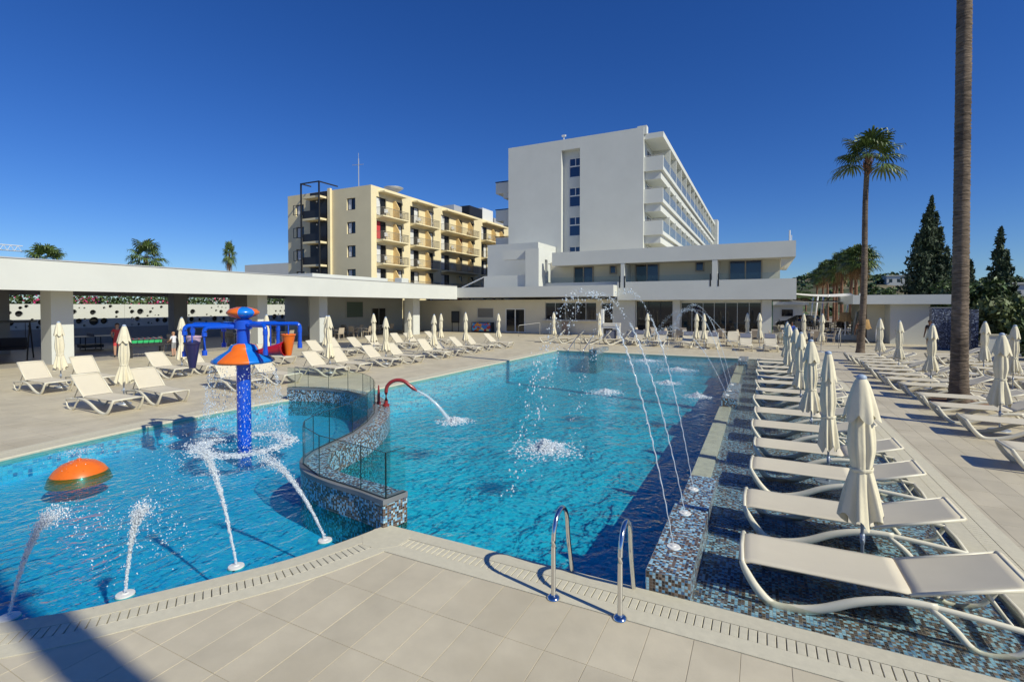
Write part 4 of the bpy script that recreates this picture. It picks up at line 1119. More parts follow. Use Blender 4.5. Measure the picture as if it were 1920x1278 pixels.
while yy < 33:
    y1 = yy + 3.78; hs = []
    for row, (zc, rad) in enumerate(((2.38, 0.10), (2.10, 0.19), (1.72, 0.08), (1.50, 0.25), (1.20, 0.10))):
        k = 0
        for tr_ in range(60):
            r = rad * hr.uniform(0.45, 1.12); cy_ = hr.uniform(yy + r + .08, y1 - r - .08); cz = zc + hr.uniform(-.09, .09)
            cz = min(max(cz, 1.06 + r + .03), 2.6 - r - .03)
            if all(math.hypot(cy_-h[0], cz-h[1]) > r + h[2] + 0.07 for h in hs):
                hs.append((cy_, cz, r)); k += 1
            if k >= 4: break
    holed(yy, y1, 1.052, 2.60, hs).build('wall_panel', M['white'], hw_)
    yy = y1 + 0.012
# flowering hedge above it
hd = thing('flowering_hedge', 'oleander hedge with pink and white blossom above the hole wall', 'hedge', (-41.5, 15, 0))
n = 16000
P = np.stack([rng.normal(size=n) * 0.5, rng.random(n) * 46 - 20, 1.7 + 1.55 * rng.random(n) + 0.25 * np.sin(rng.random(n) * 40)], 1)
leafmesh('leaves', P, 0.14, M['leaf'], hd)
for nm, m_, cl in (('pink_blossom', 'pinkflower', 16), ('white_blossom', 'whiteflower', 7)):
    c = np.stack([0.55 + 0.25 * rng.random(cl), rng.random(cl) * 44 - 19, 2.5 + 0.6 * rng.random(cl)], 1)
    P = (c[:, None, :] + rng.normal(size=(cl, 60, 3)) * np.array([0.15, 0.65, 0.18])).reshape(-1, 3); leafmesh(nm, P, 0.11, M[m_], hd, aspect=1.1)
MB().box(-0.4, 0.2, -20, 26, 0, 1.6).build('stems', M['bark'], hd)

# ------------------------------------------------------------------ two-storey pool building
pb = thing('pool_building', 'white two-storey pool building with bar, glazed restaurant and upper balconies', 'building')
WY = 41.3
ops = [(-24.45, -22.64, 1.33, 2.3), (-21.39, -19.35, 0.02, 2.25), (-17.39, -12.65, 1.24, 2.78), (-12.2, -11.2, 0.02, 2.75), (-9.2, -6.35, 0.02, 2.85), (-5.71, -0.02, 0.02, 2.75)]
wall('ground_wall', 'y', WY, 0.3, -33.45, 0.67, 0.0, 3.05, ops, M['cream'], pb)
MB().box(0.40, 0.67, WY+0.302, 56, 0.0, 3.05).build('east_wall', M['white'], pb)
window(pb, 'y', WY+0.06, -1, -24.45, -22.64, 1.33, 2.3, M['alu'], mat('shutter', (0.20, 0.20, 0.20), 0.5), 0, 0.07, 0.1)
window(pb, 'y', WY+0.04, -1, -21.39, -19.35, 0.02, 2.25, M['plastic'], M['darkglass'], 1, 0.10, 0.08, 'door')
window(pb, 'y', WY+0.15, -1, -17.39, -12.65, 1.24, 2.78, M['alu'], M['darkglass'], 4, 0.04, 0.06)
window(pb, 'y', WY+0.12, -1, -12.2, -11.2, 0.02, 2.75, M['alu'], M['darkglass'], 0, 0.05, 0.06)
window(pb, 'y', WY+0.12, -1, -9.2, -6.35, 0.02, 2.85, M['black'], M['darkglass'], 2, 0.05, 0.06, 'door')
window(pb, 'y', WY+0.12, -1, -5.71, -0.02, 0.02, 2.75, M['alu'], M['darkglass'], 6, 0.035, 0.06)
MB().box(-17.6, -12.5, WY-0.35, WY-0.002, 1.15, 1.235).build('bar_counter', M['tabletop'], pb)
MB().box(-5.8, 0.0, WY-0.12, WY-0.002, 2.76, 2.95).build('blind_box', M['white'], pb)
for (x0, x1) in ((-11.1, -9.25), (-6.3, -5.75), (0.02, 0.66)):
    MB().box(x0, x1, WY-0.4, WY-0.004, 0.0, 2.93).build('pier', M['white'], pb)
MB().box(0.70, 0.73, WY+0.1, 47, 0.05, 2.9).build('corner_glass', glass_mat('green glass', (0.12, 0.55, 0.35)), pb)
# flat canopy continuing from the pavilion
MB().box(-25.2, -10.52, 38.9, 39.25, 3.25, 4.16).build('canopy_fascia', M['white'], pb)
MB().box(-10.87, -10.522, 39.252, 41.0, 3.25, 4.158).build('canopy_end', M['white'], pb)
MB().box(-33.5, -10.88, 39.252, 46, 3.26, 3.9).build('canopy_roof', M['soffit'], pb)
# upper floor: slab/parapet, recessed wall, roof fascia
PY = 40.0
MB().box(-10.5, 2.16, PY, PY+0.3, 2.95, 4.42).build('parapet', M['white'], pb)
MB().box(1.86, 2.158, PY+0.302, 54, 2.95, 4.42).build('parapet_return', M['white'], pb)
MB().box(-10.5, 1.858, PY+0.302, 54, 2.952, 3.30).build('floor_slab', M['soffit'], pb)
MB().box(-17.2, -10.52, PY+0.9, PY+1.15, 3.9, 4.50).build('balcony_parapet', M['white'], pb)
ops = [(-15.0, -13.17, 3.95, 5.98), (-11.75, -11.15, 5.22, 5.98), (-9.56, -7.58, 3.95, 6.0), (-4.78, -4.1, 5.22, 6.02), (-2.3, 0.02, 3.95, 6.02)]
wall('upper_wall', 'y', 42.2, 0.25, -17.2, 1.2, 3.31, 6.45, ops, M['cream'], pb)
MB().box(1.0, 1.2, 42.452, 54, 3.31, 6.45).build('upper_side_wall', M['cream'], pb)
for (a0, a1, z0, z1) in ops:
    big = a1 - a0 > 1
    window(pb, 'y', 42.24, -1, a0, a1, z0, z1, M['frame'], [M['darkglass'], M['blueglass']] if big and a0 < -5 else M['blueglass'], 1 if big else 0, 0.09, 0.12)
MB().box(-16.2, 2.1, PY-0.02, PY+0.35, 5.93, 7.06).build('roof_fascia', M['white'], pb)
MB().box(1.75, 2.098, PY+0.352, 55, 5.93, 7.058).build('roof_fascia_return', M['white'], pb)
MB().box(-16.2, 1.748, PY+0.352, 55, 5.96, 6.5).build('roof_slab', M['cream'], pb)
for (x0, x1) in ((-10.22, -9.92), (-3.34, -2.97)):
    MB().box(x0, x1, PY+0.002, 42.2, 4.422, 5.928).build('balcony_pier', M['white'], pb)
for x in (-9.9, -3.45, -2.9, -10.3):
    MB().box(x-0.05, x+0.05, PY-0.012, PY-0.004, 3.95, 4.9).build('rain_slot', M['black'], pb)
# angled soffit wall at the right end
MB().add([(1.2,PY+.4,5.92),(2.09,PY+.4,5.92),(1.2,PY+.4,5.2),(1.2,PY+.7,5.92),(2.09,PY+.7,5.92),(1.2,PY+.7,5.2)], [(0,2,1),(3,4,5),(0,1,4,3),(1,2,5,4),(2,0,3,5)]).build('corner_bracket', M['cream'], pb)
for (x0, x1) in ((-16.9, -10.32), (-9.88, -3.38), (-2.93, 1.15)):
    z0 = 4.42 if x0 > -11 else 4.50
    y = PY+0.12 if x0 > -11 else PY+1.0
    m_ = 3
    for k in range(m_):
        a, b = x0 + (x1-x0)*k/m_ + .01, x0 + (x1-x0)*(k+1)/m_ - .01
        MB().box(a, b, y, y+0.014, z0+0.004, z0+0.47).build('balustrade_glass', M['balglass'], pb)
# stair tower and side boxes at the left
MB().box(-18.51, -17.24, 39.5, 40.6, 4.0, 7.47).build('tower_front', M['white'], pb)
wall('tower_side', 'x', -17.54, 0.298, 40.602, 43.0, 4.0, 7.47, [(40.9, 41.5, 4.9, 6.6), (41.7, 42.9, 4.6, 6.3)], M['white'], pb)
MB().box(-20.9, -18.512, 39.8, 40.2, 6.6, 7.45).build('tower_lintel', M['white'], pb)
MB().box(-22.8, -18.60, 39.7, 39.95, 4.16, 5.2).build('terrace_parapet', M['white'], pb)
MB().box(-24.0, -18.6, 42.5, 46.9, 4.16, 8.4).build('link_block', M['white'], pb)
MB().bar((-25.3, 39.9, 4.2), (-22.9, 39.8, 5.1), 0.06).build('stay_rod', M['plastic'], pb)
t = thing('roof_mast', 'short white mast on the corner of the pool building roof', 'mast', (1.75, 41.0, 7.06))
MB().bar((0,0,0), (0,0,0.85), 0.06).bar((0.12,0,0.0), (0.12,0,0.5), 0.03).build('mast', M['plastic'], t)
t = thing('roof_vent_box', 'small white box standing on the pavilion roof', 'roof box', (-30.5, 37.5, 4.15))
MB().bev(-0.4, 0.4, -0.5, 0.5, 0, 0.95, 0.03).build('box', M['white'], t); MB().box(-0.5, 0.5, -1.4, -0.55, 0, 0.5).build('duct', M['white'], t)
t = thing('roof_upstand', 'long low white upstand on the pavilion roof', 'roof box', (-29, 27, 4.15))
MB().box(-1.5, 1.0, -2.2, 5.6, 0, 0.62).build('upstand', M['white'], t)

# ------------------------------------------------------------------ white hotel block
ht = thing('hotel_block', 'tall white hotel block with end stair windows and long rows of balconies', 'building')
HX0, HX1, HY0, HY1 = -24.0, -9.92, 47.0, 103.0
wall('end_wall', 'y', HY0, 0.6, HX0, HX1, 0, 19.05, [(-18.05, -16.1, 0.0, 18.0)], M['white'], ht)
wall('stair_wall', 'y', HY0+0.602, 0.25, -18.05, -16.1, 0, 18.0, [(-17.42, -16.13, z, z+1.9) for z in (6.55, 9.5, 12.42, 15.36)], M['white'], ht)
for z in (6.55, 9.5, 12.42, 15.36):
    window(ht, 'y', HY0+0.70, -1, -17.42, -16.13, z, z+1.08, M['plastic'], M['blueglass'], 0, 0.05, 0.06)
    window(ht, 'y', HY0+0.70, -1, -17.42, -16.13, z+1.082, z+1.9, M['plastic'], M['blueglass'], 1, 0.06, 0.06)
MB().box(HX0, HX0+0.3, HY0+0.602, HY1, 0, 19.05).build('west_wall', M['white'], ht)
MB().box(HX1-0.3, HX1, HY0+0.602, HY1, 0, 18.4).build('east_wall', M['white'], ht)
MB().box(HX0+0.302, HX1-0.302, HY0+0.602, HY1, 18.2, 18.5).build('roof', M['roofdark'], ht)
MB().box(HX1-0.6, HX1+0.25, HY0+0.05, HY0+0.75, 18.402, 19.2).build('corner_upstand', M['white'], ht)
BX = -8.19
MB().box(HX1+0.002, BX, HY0+0.2, HY1, 17.95, 18.45).build('eaves_slab', M['white'], ht)
nb = 14; bw = (HY1 - HY0 - 0.3) / nb
for fl_, z in enumerate((15.0, 12.03, 9.08, 6.13)):
    MB().box(HX1+0.002, BX, HY0+0.2, HY1, z-0.02, z+0.33).build('balcony_slab', M['white'], ht)
    MB().box(HX1+0.002, BX-0.25, HY0+0.5, HY1, z-0.75, z-0.022).build('balcony_beam', M['white'], ht)
    MB().box(HX1+0.002, BX-0.002, HY0+0.202, HY0+0.42, z+0.332, z+1.30).build('end_parapet', M['white'], ht)
    MB().bar((HX1+.1, HY0+.3, z+1.42), (BX-.05, HY0+.3, z+1.42), 0.025).build('end_rail', M['steel'], ht)
    zt = 17.948 if fl_ == 0 else z + 2.97 - 0.78
    for k in range(nb):
        y0 = HY0 + 0.45 + k * bw
        if k: MB().box(HX1+0.002, BX-0.05, y0-0.09, y0+0.09, z+0.332, zt).build('divider', M['white'], ht)
        MB().box(BX-0.09, BX-0.06, y0+0.12, y0+bw-0.12, z+0.335, z+1.32).build('balustrade_glass', M['balglass'], ht)
        if k < 9: window(ht, 'x', HX1+0.004, 1, y0+0.8, y0+bw-0.8, z+0.335, min(zt-.12, z+2.4), M['plastic'], M['blueglass'], 1, 0.08, 0.06, 'sliding_door')
    # balconies on the shaded west side
    zz = z - 0.35
    MB().box(HX0-2.0, HX0-0.002, HY0+0.9, HY1, zz, zz+1.15).build('west_balcony', M['white'], ht)
    MB().box(HX0-1.1, HX0-0.002, HY0+0.95, HY1, zz-0.55, zz-0.002).build('west_beam', M['white'], ht)
    MB().box(HX0-2.03, HX0-0.003, HY0+0.82, HY0+1.0, zz+1.19, zz+1.27).build('west_rail', M['black'], ht)
    MB().box(HX0-0.45, HX0-0.004, HY0+1.6, HY0+1.8, zz+1.152, zz+2.3).build('west_fin', M['white'], ht)
MB().box(-11, -7.7, HY1+0.01, HY1+3, 0, 19.0).build('end_stair_block', M['white'], ht)
t = thing('roof_camera', 'tiny white camera on the hotel roof edge', 'camera', (-17.9, 47.3, 19.05)); MB().bar((0,0,0),(0,0,.4),.05).box(-.2,.2,-.1,.1,.4,.55).build('camera_head', M['plastic'], t)

# ------------------------------------------------------------------ ochre apartment block
yb = thing('ochre_apartments', 'ochre apartment block with dark stair tower and rows of railed balconies', 'building')
AX0, AX1, AY0, AY1, AZ = -56.4, -42.0, 46.0, 84.0, 17.0
slabs = (13.45, 10.55, 7.65, 4.75, 1.85)
end_ops = [(x0, x1, z, z+1.45) for (x0, x1) in ((-54.9, -53.4), (-45.9, -44.5)) for z in (14.25, 11.35, 8.45, 5.55)]
wall('end_wall', 'y', AY0, 0.35, AX0, AX1, -0.6, AZ, end_ops, M['yellow'], yb)
for (a0, a1, z0, z1) in end_ops: window(yb, 'y', AY0+0.25, -1, a0, a1, z0, z1, M['black'], [M['curtain'], M['darkglass']], 1, 0.09, 0.08)
bays = [(46.9, 51.9), (53.4, 58.8), (60.5, 70.0), (72.2, 80.5)]
fops = []
for (b0, b1) in bays:
    for z in slabs:
        n_ = 2 if b1 - b0 < 7 else 3
        wd = (b1 - b0) / n_
        for (u0, u1) in (((0.01, 0.36), (0.70, 0.985)) if n_ == 2 else ((0.01, 0.24), (0.47, 0.62), (0.83, 0.985))): fops.append((b0 + (b1-b0)*u0, b0 + (b1-b0)*u1, z+0.1, z+2.35))
wall('front_wall', 'x', AX1-0.35, 0.35, AY0+0.352, AY1, -0.6, AZ, fops, M['yellow'], yb)
cc = random.Random(4)
for (a0, a1, z0, z1) in fops:
    cur = M['redcurtain'] if cc.random() < 0.12 else M['curtain']
    window(yb, 'x', AX1-0.2, 1, a0, a1, z0, z1, M['black'], [cur, M['darkglass']] if cc.random() < .6 else [M['darkglass'], cur], 1, 0.09, 0.08, 'balcony_door')
MB().box(AX0, AX1-0.4, AY0+0.352, AY1, AZ-0.6, AZ-0.3).build('roof', M['roofdark'], yb)
MB().box(AX0, AX0+0.3, AY0+0.352, AY1, 0, AZ).build('rear_wall', M['yellow'], yb)
for (b0, b1) in bays:
    n_ = 2 if b1 - b0 < 7 else 3; wd = (b1 - b0) / n_
    for z in slabs[:4]:
        # tapered slab
        MB().add([(AX1+.002,b0,z-.35),(AX1+.002,b1,z-.35),(AX1+1.05,b1,z-.12),(AX1+1.05,b0,z-.12),(AX1+.002,b0,z+.02),(AX1+.002,b1,z+.02),(AX1+1.05,b1,z+.02),(AX1+1.05,b0,z+.02)],
                 [(3,2,1,0),(4,5,6,7),(0,1,5,4),(1,2,6,5),(2,3,7,6),(3,0,4,7)]).build('balcony_slab', M['yellow'], yb)
        r_ = MB()
        r_.box(AX1+0.99, AX1+1.03, b0+.02, b1-.02, z+0.98, z+1.03)
        r_.box(AX1+0.99, AX1+1.03, b0+.02, b1-.02, z+0.10, z+0.13)
        y = b0 + 0.05
        while y < b1: r_.box(AX1+1.0, AX1+1.02, y, y+0.02, z+0.13, z+0.98); y += 0.13
        for yy_ in (b0+.02, b1-.04):
            r_.box(AX1+.01, AX1+.99, yy_, yy_+.02, z+0.98, z+1.03)
            xx = AX1 + .1
            while xx < AX1+.95: r_.box(xx, xx+.02, yy_+.004, yy_+.018, z+.03, z+.98); xx += .13
        r_.build('railing', M['railpanel'], yb)
        for k in range(1, n_):
            yk = b0 + (b1-b0) * (0.62 if n_ == 2 else (0.43, 0.79)[k-1])
            MB().add([(AX1+.002,yk,z+.021),(AX1+.95,yk,z+.021),(AX1+.95,yk,z+1.35),(AX1+.35,yk,z+2.3),(AX1+.002,yk,z+2.3),(AX1+.002,yk+.12,z+.021),(AX1+.95,yk+.12,z+.021),(AX1+.95,yk+.12,z+1.35),(AX1+.35,yk+.12,z+2.3),(AX1+.002,yk+.12,z+2.3)],
                     [(0,1,2,3,4),(9,8,7,6,5),(0,5,6,1),(1,6,7,2),(2,7,8,3),(3,8,9,4),(4,9,5,0)]).build('privacy_fin', M['yellow2'], yb)
    # curved brackets and sun shelf over the top balcony
    MB().box(AX1+.004, AX1+1.0, b0+.4, b1-.2, 16.35, 16.5).build('sun_shelf', M['yellow'], yb)
    for k in range(n_):
        yk = b0 + 0.6 + k * (b1-b0-1.2) / max(1, n_-1) if n_ > 1 else b0
        arc = [(AX1+.003, 16.348)] + [(AX1+.003 + 0.95*math.cos(R(a)), 16.348 - 0.55*(1-math.cos(R(90-a)))*1.0 if False else 16.348 - 0.5*math.sin(R(90-a))*0.9) for a in (0, 20, 45, 70, 90)]
        vs = [(p[0], yk, p[1]) for p in arc] + [(p[0], yk+.12, p[1]) for p in arc]; m_ = len(arc)
        MB().add(vs, [tuple(range(m_)), tuple(reversed(range(m_, 2*m_)))] + [(i, m_+i, m_+(i+1) % m_, (i+1) % m_) for i in range(m_)]).build('bracket', M['yellow'], yb)
# dark steel stair tower on the end wall
tw = MB()
for x in (-52.1, -48.95):
    tw.box(x-0.08, x+0.08, AY0-1.6, AY0-1.45, -0.6, 17.9)
tw.box(-52.1, -48.95, AY0-1.6, AY0-1.5, 17.75, 17.9).box(-52.1, -52.0, AY0-1.45, AY0, 17.75, 17.9).box(-49.0, -48.9, AY0-1.45, AY0+1.5, 17.75, 17.9)
tw.build('stair_frame', M['black'], yb)
MB().box(-52.0, -49.05, AY0-0.25, AY0-0.01, -0.6, 16.9).build('stair_back', M['black'], yb)
for z in (4.75, 7.65, 10.55, 13.45, 16.2):
    MB().box(-52.0, -49.05, AY0-1.44, AY0-0.26, z-0.25, z).build('landing', M['yellow'], yb)
    if z < 16:
        MB().box(-52.0, -49.05, AY0-1.42, AY0-1.38, z+0.02, z+0.95).build('landing_screen', M['black'], yb)
        MB().box(-53.6, -52.2, AY0-1.5, AY0-1.47, z+.55, z+.62).box(-53.6, -52.2, AY0-1.5, AY0-1.47, z+1.75, z+1.82).box(-53.6, -53.5, AY0-1.5, AY0-1.47, z+.62, z+1.75).build('open_shutter', M['black'], yb)
        lp = MB().ball((-50.4, AY0-0.6, z+2.2), 0.10); lp.build('landing_lamp', M['plastic'], yb)
MB().box(-48.85, -48.4, AY0-0.32, AY0-0.002, 0, 17.2).build('stair_pilaster', M['yellow'], yb)
# the survey above was taken with 2.93 m storeys; these flats have low 2.58 m storeys, so bring the block to its real size and distance
OK_, OZ = 0.88, 0.30
OM = Matrix.Translation((0, 0, OZ)) @ Matrix.Scale(OK_, 4)
def real(p): return (p[0]*OK_, p[1]*OK_, p[2]*OK_ + OZ)
_done = set()
def _bake(o):
    for c in o.children:
        if c.type == 'MESH' and c.data.name not in _done: c.data.transform(OM); _done.add(c.data.name)
        _bake(c)
_bake(yb)
def thing_bar(name, label, cat, loc, segs, m_):
    t = thing(name, label, cat, loc); mb = MB()
    for p, q_, r in segs: mb.bar(p, q_, r)
    mb.build('mast', m_, t); return t
thing_bar('roof_antenna', 'tall thin television antenna on the ochre apartment roof', 'antenna', real((-44.5, 46.6, 16.6)), [((0,0,0),(0,0,3.5),0.05), ((-0.9,0,2.9),(0.7,0,2.8),0.025), ((0,0,3.5),(0,0,4.1),0.02)], M['alu'])
t = thing('satellite_dish', 'large mesh satellite dish on the ochre apartment roof', 'satellite dish', real((-44.0, 52.5, 17.0)))
MB().lathe([(0.0, 0.45), (0.6, 0.62), (1.15, 1.0), (1.13, 1.03), (0.6, 0.66), (0.0, 0.49)], 24).build('dish', M['alu'], t, True); MB().bar((0,0,-.6),(0,0,.5),.07).build('stand', M['alu'], t)
t = thing('rooftop_plant', 'white air handling box with dark louvre on the ochre apartment roof', 'roof box', real((-44.2, 75.0, 16.7)))
MB().box(-1.2, 1.8, -1.8, 1.4, 0, 2.0).build('casing', M['plastic'], t); MB().box(-1.2, 1.81, -5.5, -1.9, 0, 1.7).build('louvre', M['black'], t); MB().box(0.5, 1.7, 2.0, 8.0, 0.2, 1.1).build('duct', M['alu'], t)
MB().box(-1.5, 1.5, -9, -7, 0.1, 1.2).build('tank', M['alu'], t)
# balcony chairs of white plastic
ch_me = None
def plastic_chair(x, y, z, rz, label):
    global ch_me
    if ch_me is None:
        mb = MB().box(-.22,.22,-.22,.22,.40,.44).box(-.22,.22,.19,.23,.44,.85).box(-.25,-.21,-.2,.2,.60,.64).box(.21,.25,-.2,.2,.60,.64)
        for sx in (-.2,.2):
            for sy in (-.2,.2): mb.bar((sx,sy,.4),(sx*1.15,sy*1.15,0),.02,5)
        ch_me = mb.mesh('balcony_chair', M['plastic'])
    o = link('balcony_chair', ch_me, None, real((x, y, z))); o.rotation_euler = (0,0,rz); tag(o, label, 'chair', 'white plastic chairs on the ochre balconies')
storey = ('top', 'second from top', 'third from top', 'lowest visible')
bayn = ('nearest', 'second', 'third', 'farthest')
for bi, (b0, b1) in enumerate(bays):
    for si, z in enumerate(slabs[:4]):
        for k in range(2):
            plastic_chair(AX1+0.5, b0 + (b1-b0)*(0.28 + 0.5*k), z+0.021, R(70 + 60*k + 13*si), f'{("left", "right")[k]} white plastic chair on the {storey[si]} balcony, {bayn[bi]} bay of ochre apartments')
t = thing('far_white_block', 'small pale apartment block beyond the ochre apartments', 'building', (-80, 62, 0))
wall('wall', 'y', 0, 8, -8, 4, 0, 10.2, [], M['white'], t)
for z in (8.2, 5.4): window(t, 'x', 4.0, 1, 1.0, 2.0, z, z+1.2, M['alu'], M['blueglass'], 0, .08, .05)
# ------------------------------------------------------------------ hut, terrace, sails
hu = thing('pool_hut', 'low white flat-roofed hut with overhanging roof right of the far palm', 'building')
MB().box(7.55, 9.6, 40.3, 45.0, 0, 2.6).build('front_wall', M['white'], hu)
wall('side_wall', 'x', 6.3, 0.25, 42.0, 47, 0, 2.6, [(43.4, 44.6, 0, 2.1)], M['cream'], hu)
MB().box(6.3, 7.548, 42.0, 42.2, 0.0, 2.6).build('recess_wall', M['cream'], hu)
MB().box(5.4, 10.45, 39.6, 47, 2.602, 3.2).build('roof', M['white'], hu)
sh = thing('mosaic_shower_wall', 'dark blue mosaic shower wall beside the hut', 'wall')
uvmesh('mosaic_face', boxquads(8.75, 9.75, 36.4, 36.9, 0, 2.35), M['mosaicdark'], sh); MB().box(8.72, 9.78, 36.37, 36.93, 2.352, 2.42).build('coping', M['capgrey'], sh)
sh = thing('mosaic_shower_screen', 'narrow dark blue mosaic screen right of the near palm trunk', 'wall')
uvmesh('mosaic_face', boxquads(10.15, 10.45, 35.2, 35.6, 0, 2.3), M['mosaicdark'], sh)
t = thing('garden_wall', 'low cream garden wall below the shrubs on the right', 'wall')
MB().box(10.4, 16.5, 34.2, 34.5, 0, 0.95).build('wall', M['white'], t); MB().box(10.35, 16.55, 34.15, 34.55, 0.952, 1.02).build('coping', M['coping'], t)
tr = MB().box(1.6, 9.5, 43.6, 70, -0.02, 0.42); o = tr.build('terrace', M['slab']); tag(o, kind='structure')
o = MB().box(-9, 13, 43.58, 43.598, 0.0, 0.40).build('terrace_riser', M['white']); tag(o, kind='structure')
o = MB().box(-80, 90, 120, 128, -0.02, 0.02).build('road', mat('asphalt', (0.05,0.05,0.05), .9)); tag(o, kind='structure')
def sail(label, pts, z_sag):
    t = thing('shade_sail', label, 'shade sail', group='cream shade sails over the terrace')
    a, b, c, d = [Vector(p) for p in pts]; n = 8; mb = MB()
    for i in range(n+1):
        for j in range(n+1):
            u, v = i/n, j/n; p = a*(1-u)*(1-v) + b*u*(1-v) + c*u*v + d*(1-u)*v
            p.z -= z_sag * (math.sin(math.pi*u) * 0.8 + math.sin(math.pi*v) * 0.4); mb.v.append(tuple(p))
    k = len(mb.v); mb.v += [(v[0], v[1], v[2]-0.03) for v in mb.v]
    for i in range(n):
        for j in range(n):
            q_ = i*(n+1)+j; mb.f += [(q_, q_+n+1, q_+n+2, q_+1), (k+q_+1, k+q_+n+2, k+q_+n+1, k+q_)]
    for i in range(n):
        for (q1, q2) in ((i*(n+1), (i+1)*(n+1)), ((i+1)*(n+1)+n, i*(n+1)+n), (i+1, i), (n*(n+1)+i, n*(n+1)+i+1)): mb.f.append((q1, q2, k+q2, k+q1))
    mb.build('cloth', M['sail'], t, True); return t
sail('upper cream shade sail stretched from the building corner', [(2.2, 45.5, 3.45), (6.6, 45.5, 3.30), (6.9, 52, 3.6), (2.2, 52, 3.7)], 0.18)
sail('lower cream shade sail sagging beneath the upper one', [(1.2, 43.2, 2.95), (6.2, 44.2, 2.85), (6.6, 50, 3.0), (1.0, 50, 3.1)], 0.15)
for k, (x, y, dx) in enumerate([(6.55, 44.6, -.45), (4.9, 48, -.35), (5.0, 53, -.3), (5.0, 58, -.3), (5.0, 63, -.3), (6.8, 52, -.4)]):
    t = thing('sail_post', ['slanted white sail post beside the far palm trunk', 'white sail post behind the chairs, nearest of the line', 'second white sail post of the line receding under the sails', 'third white sail post of the line receding under the sails', 'fourth white sail post of the line receding under the sails', 'white sail post behind the slanted one'][k], 'post', (x+dx, y, 0.42), group='white sail posts')
    MB().tube([(0,0,0), (-dx,0,3.0)], 0.075, 10).build('post', M['plastic'], t, True); MB().box(-.15,.15,-.15,.15,0,.03).build('foot_plate', M['plastic'], t)

# ------------------------------------------------------------------ tables and chairs
def make_chair(mname):
    t = thing('terrace_chair', 'x', 'chair'); m_ = M[mname]
    MB().bev(-.24,.24,-.24,.22,.42,.46,.012).build('seat', m_, t)
    MB().add([(-.23,.20,.47),(.23,.20,.47),(.22,.30,.88),(-.22,.30,.88),(-.23,.235,.47),(.23,.235,.47),(.22,.335,.88),(-.22,.335,.88)], [(0,1,2,3),(7,6,5,4),(0,4,5,1),(1,5,6,2),(2,6,7,3),(3,7,4,0)]).build('backrest', m_, t)
    for sx in (-1, 1):
        for sy in (-1, 1): MB().bar((sx*.22, sy*.21, .42), (sx*.235, sy*.24, 0), .018, 6).build('leg', m_, t)
        MB().tube([(sx*.235,-.22,.42),(sx*.245,-.21,.64),(sx*.245,.24,.66)], .017, 6).build('armrest', m_, t)
    return t
def make_table():
    t = thing('terrace_table', 'x', 'table')
    MB().bev(-.42,.42,-.42,.42,.71,.75,.01).build('table_top', M['tabletop'], t)
    for sx in (-1, 1):
        for sy in (-1, 1): MB().bar((sx*.36, sy*.36, .71), (sx*.36, sy*.36, 0), .024, 6).build('leg', M['tabletop'], t)
    return t
CP = {}
def chair(mname, label, x, y, z, rz, group):
    if mname not in CP: o = CP[mname] = make_chair(mname)
    else: o = copy_tree(CP[mname])
    o.location = (x,y,z); o.rotation_euler = (0,0,rz); tag(o, label, None, group)
def table(label, x, y, z, rz, group):
    if 'T' not in CP: o = CP['T'] = make_table()
    else: o = copy_tree(CP['T'])
    o.location = (x,y,z); o.rotation_euler = (0,0,rz); tag(o, label, None, group)
tx = [(-7.3, 37.2), (-5.2, 37.3), (-2.6, 37.0), (-0.4, 37.2), (1.5, 37.0), (3.2, 38.2)]
for k, (x, y) in enumerate(tx):
    table(f'pale square table outside the restaurant glazing, {ordn(k)} from the left', x, y, 0, R(5*k), 'tables outside the restaurant glazing')
    for j, (dx, dy, a) in enumerate([(-.75, .1, 90), (.78, -.05, -85), (.1, -.78, 178), (0, .8, 3)]):
        chair('chair', f'woven chair {("on the left side of", "on the right side of", "at the near side of", "at the far side of")[j]} the {ordn(k)} terrace table from the left', x+dx, y+dy, 0, R(a + random.uniform(-12, 12)), 'woven chairs outside the restaurant glazing')
rt = [(2.6, 45.0), (4.4, 45.2), (3.4, 47.6), (5.5, 47.4), (2.4, 50.0), (4.6, 50.4), (6.9, 45.8)]
for k, (x, y) in enumerate(rt):
    table(f'square table under the shade sails, {ordn(k)} of that terrace', x, y, 0.42, R(9*k), 'tables under the shade sails')
    for j, (dx, dy, a) in enumerate([(-.72, 0, 90), (.74, 0, -88), (0, -.76, 178)]):
        chair('chairdark' if k % 2 else 'chair', f'woven chair {("left of", "right of", "in front of")[j]} the {ordn(k)} table under the shade sails', x+dx, y+dy, 0.42, R(a + random.uniform(-15, 15)), 'woven chairs under the shade sails')
pt = [(-26.9-1.6, 27.0), (-28.9, 30.3), (-31.0, 28.2), (-31.4, 32.0), (-30.6, 35.0), (-29.0, 16.6), (-30.2, 20.8), (-28.8, 22.8)]
for k, (x, y) in enumerate(pt):
    table(f'table in the shade of the pavilion, {ordn(k)} of the dining group', x, y, 0.006, R(12*k), 'tables in the pavilion')
    for j, (dx, dy, a) in enumerate([(-.72, 0, 90), (.74, 0, -88), (0, -.76, 178)]):
        chair('chair', f'woven chair {("behind", "on the pool side of", "at the near side of")[j]} the {ordn(k)} pavilion table', x+dx, y+dy, 0.006, R(a + random.uniform(-20, 20)), 'woven chairs in the pavilion')

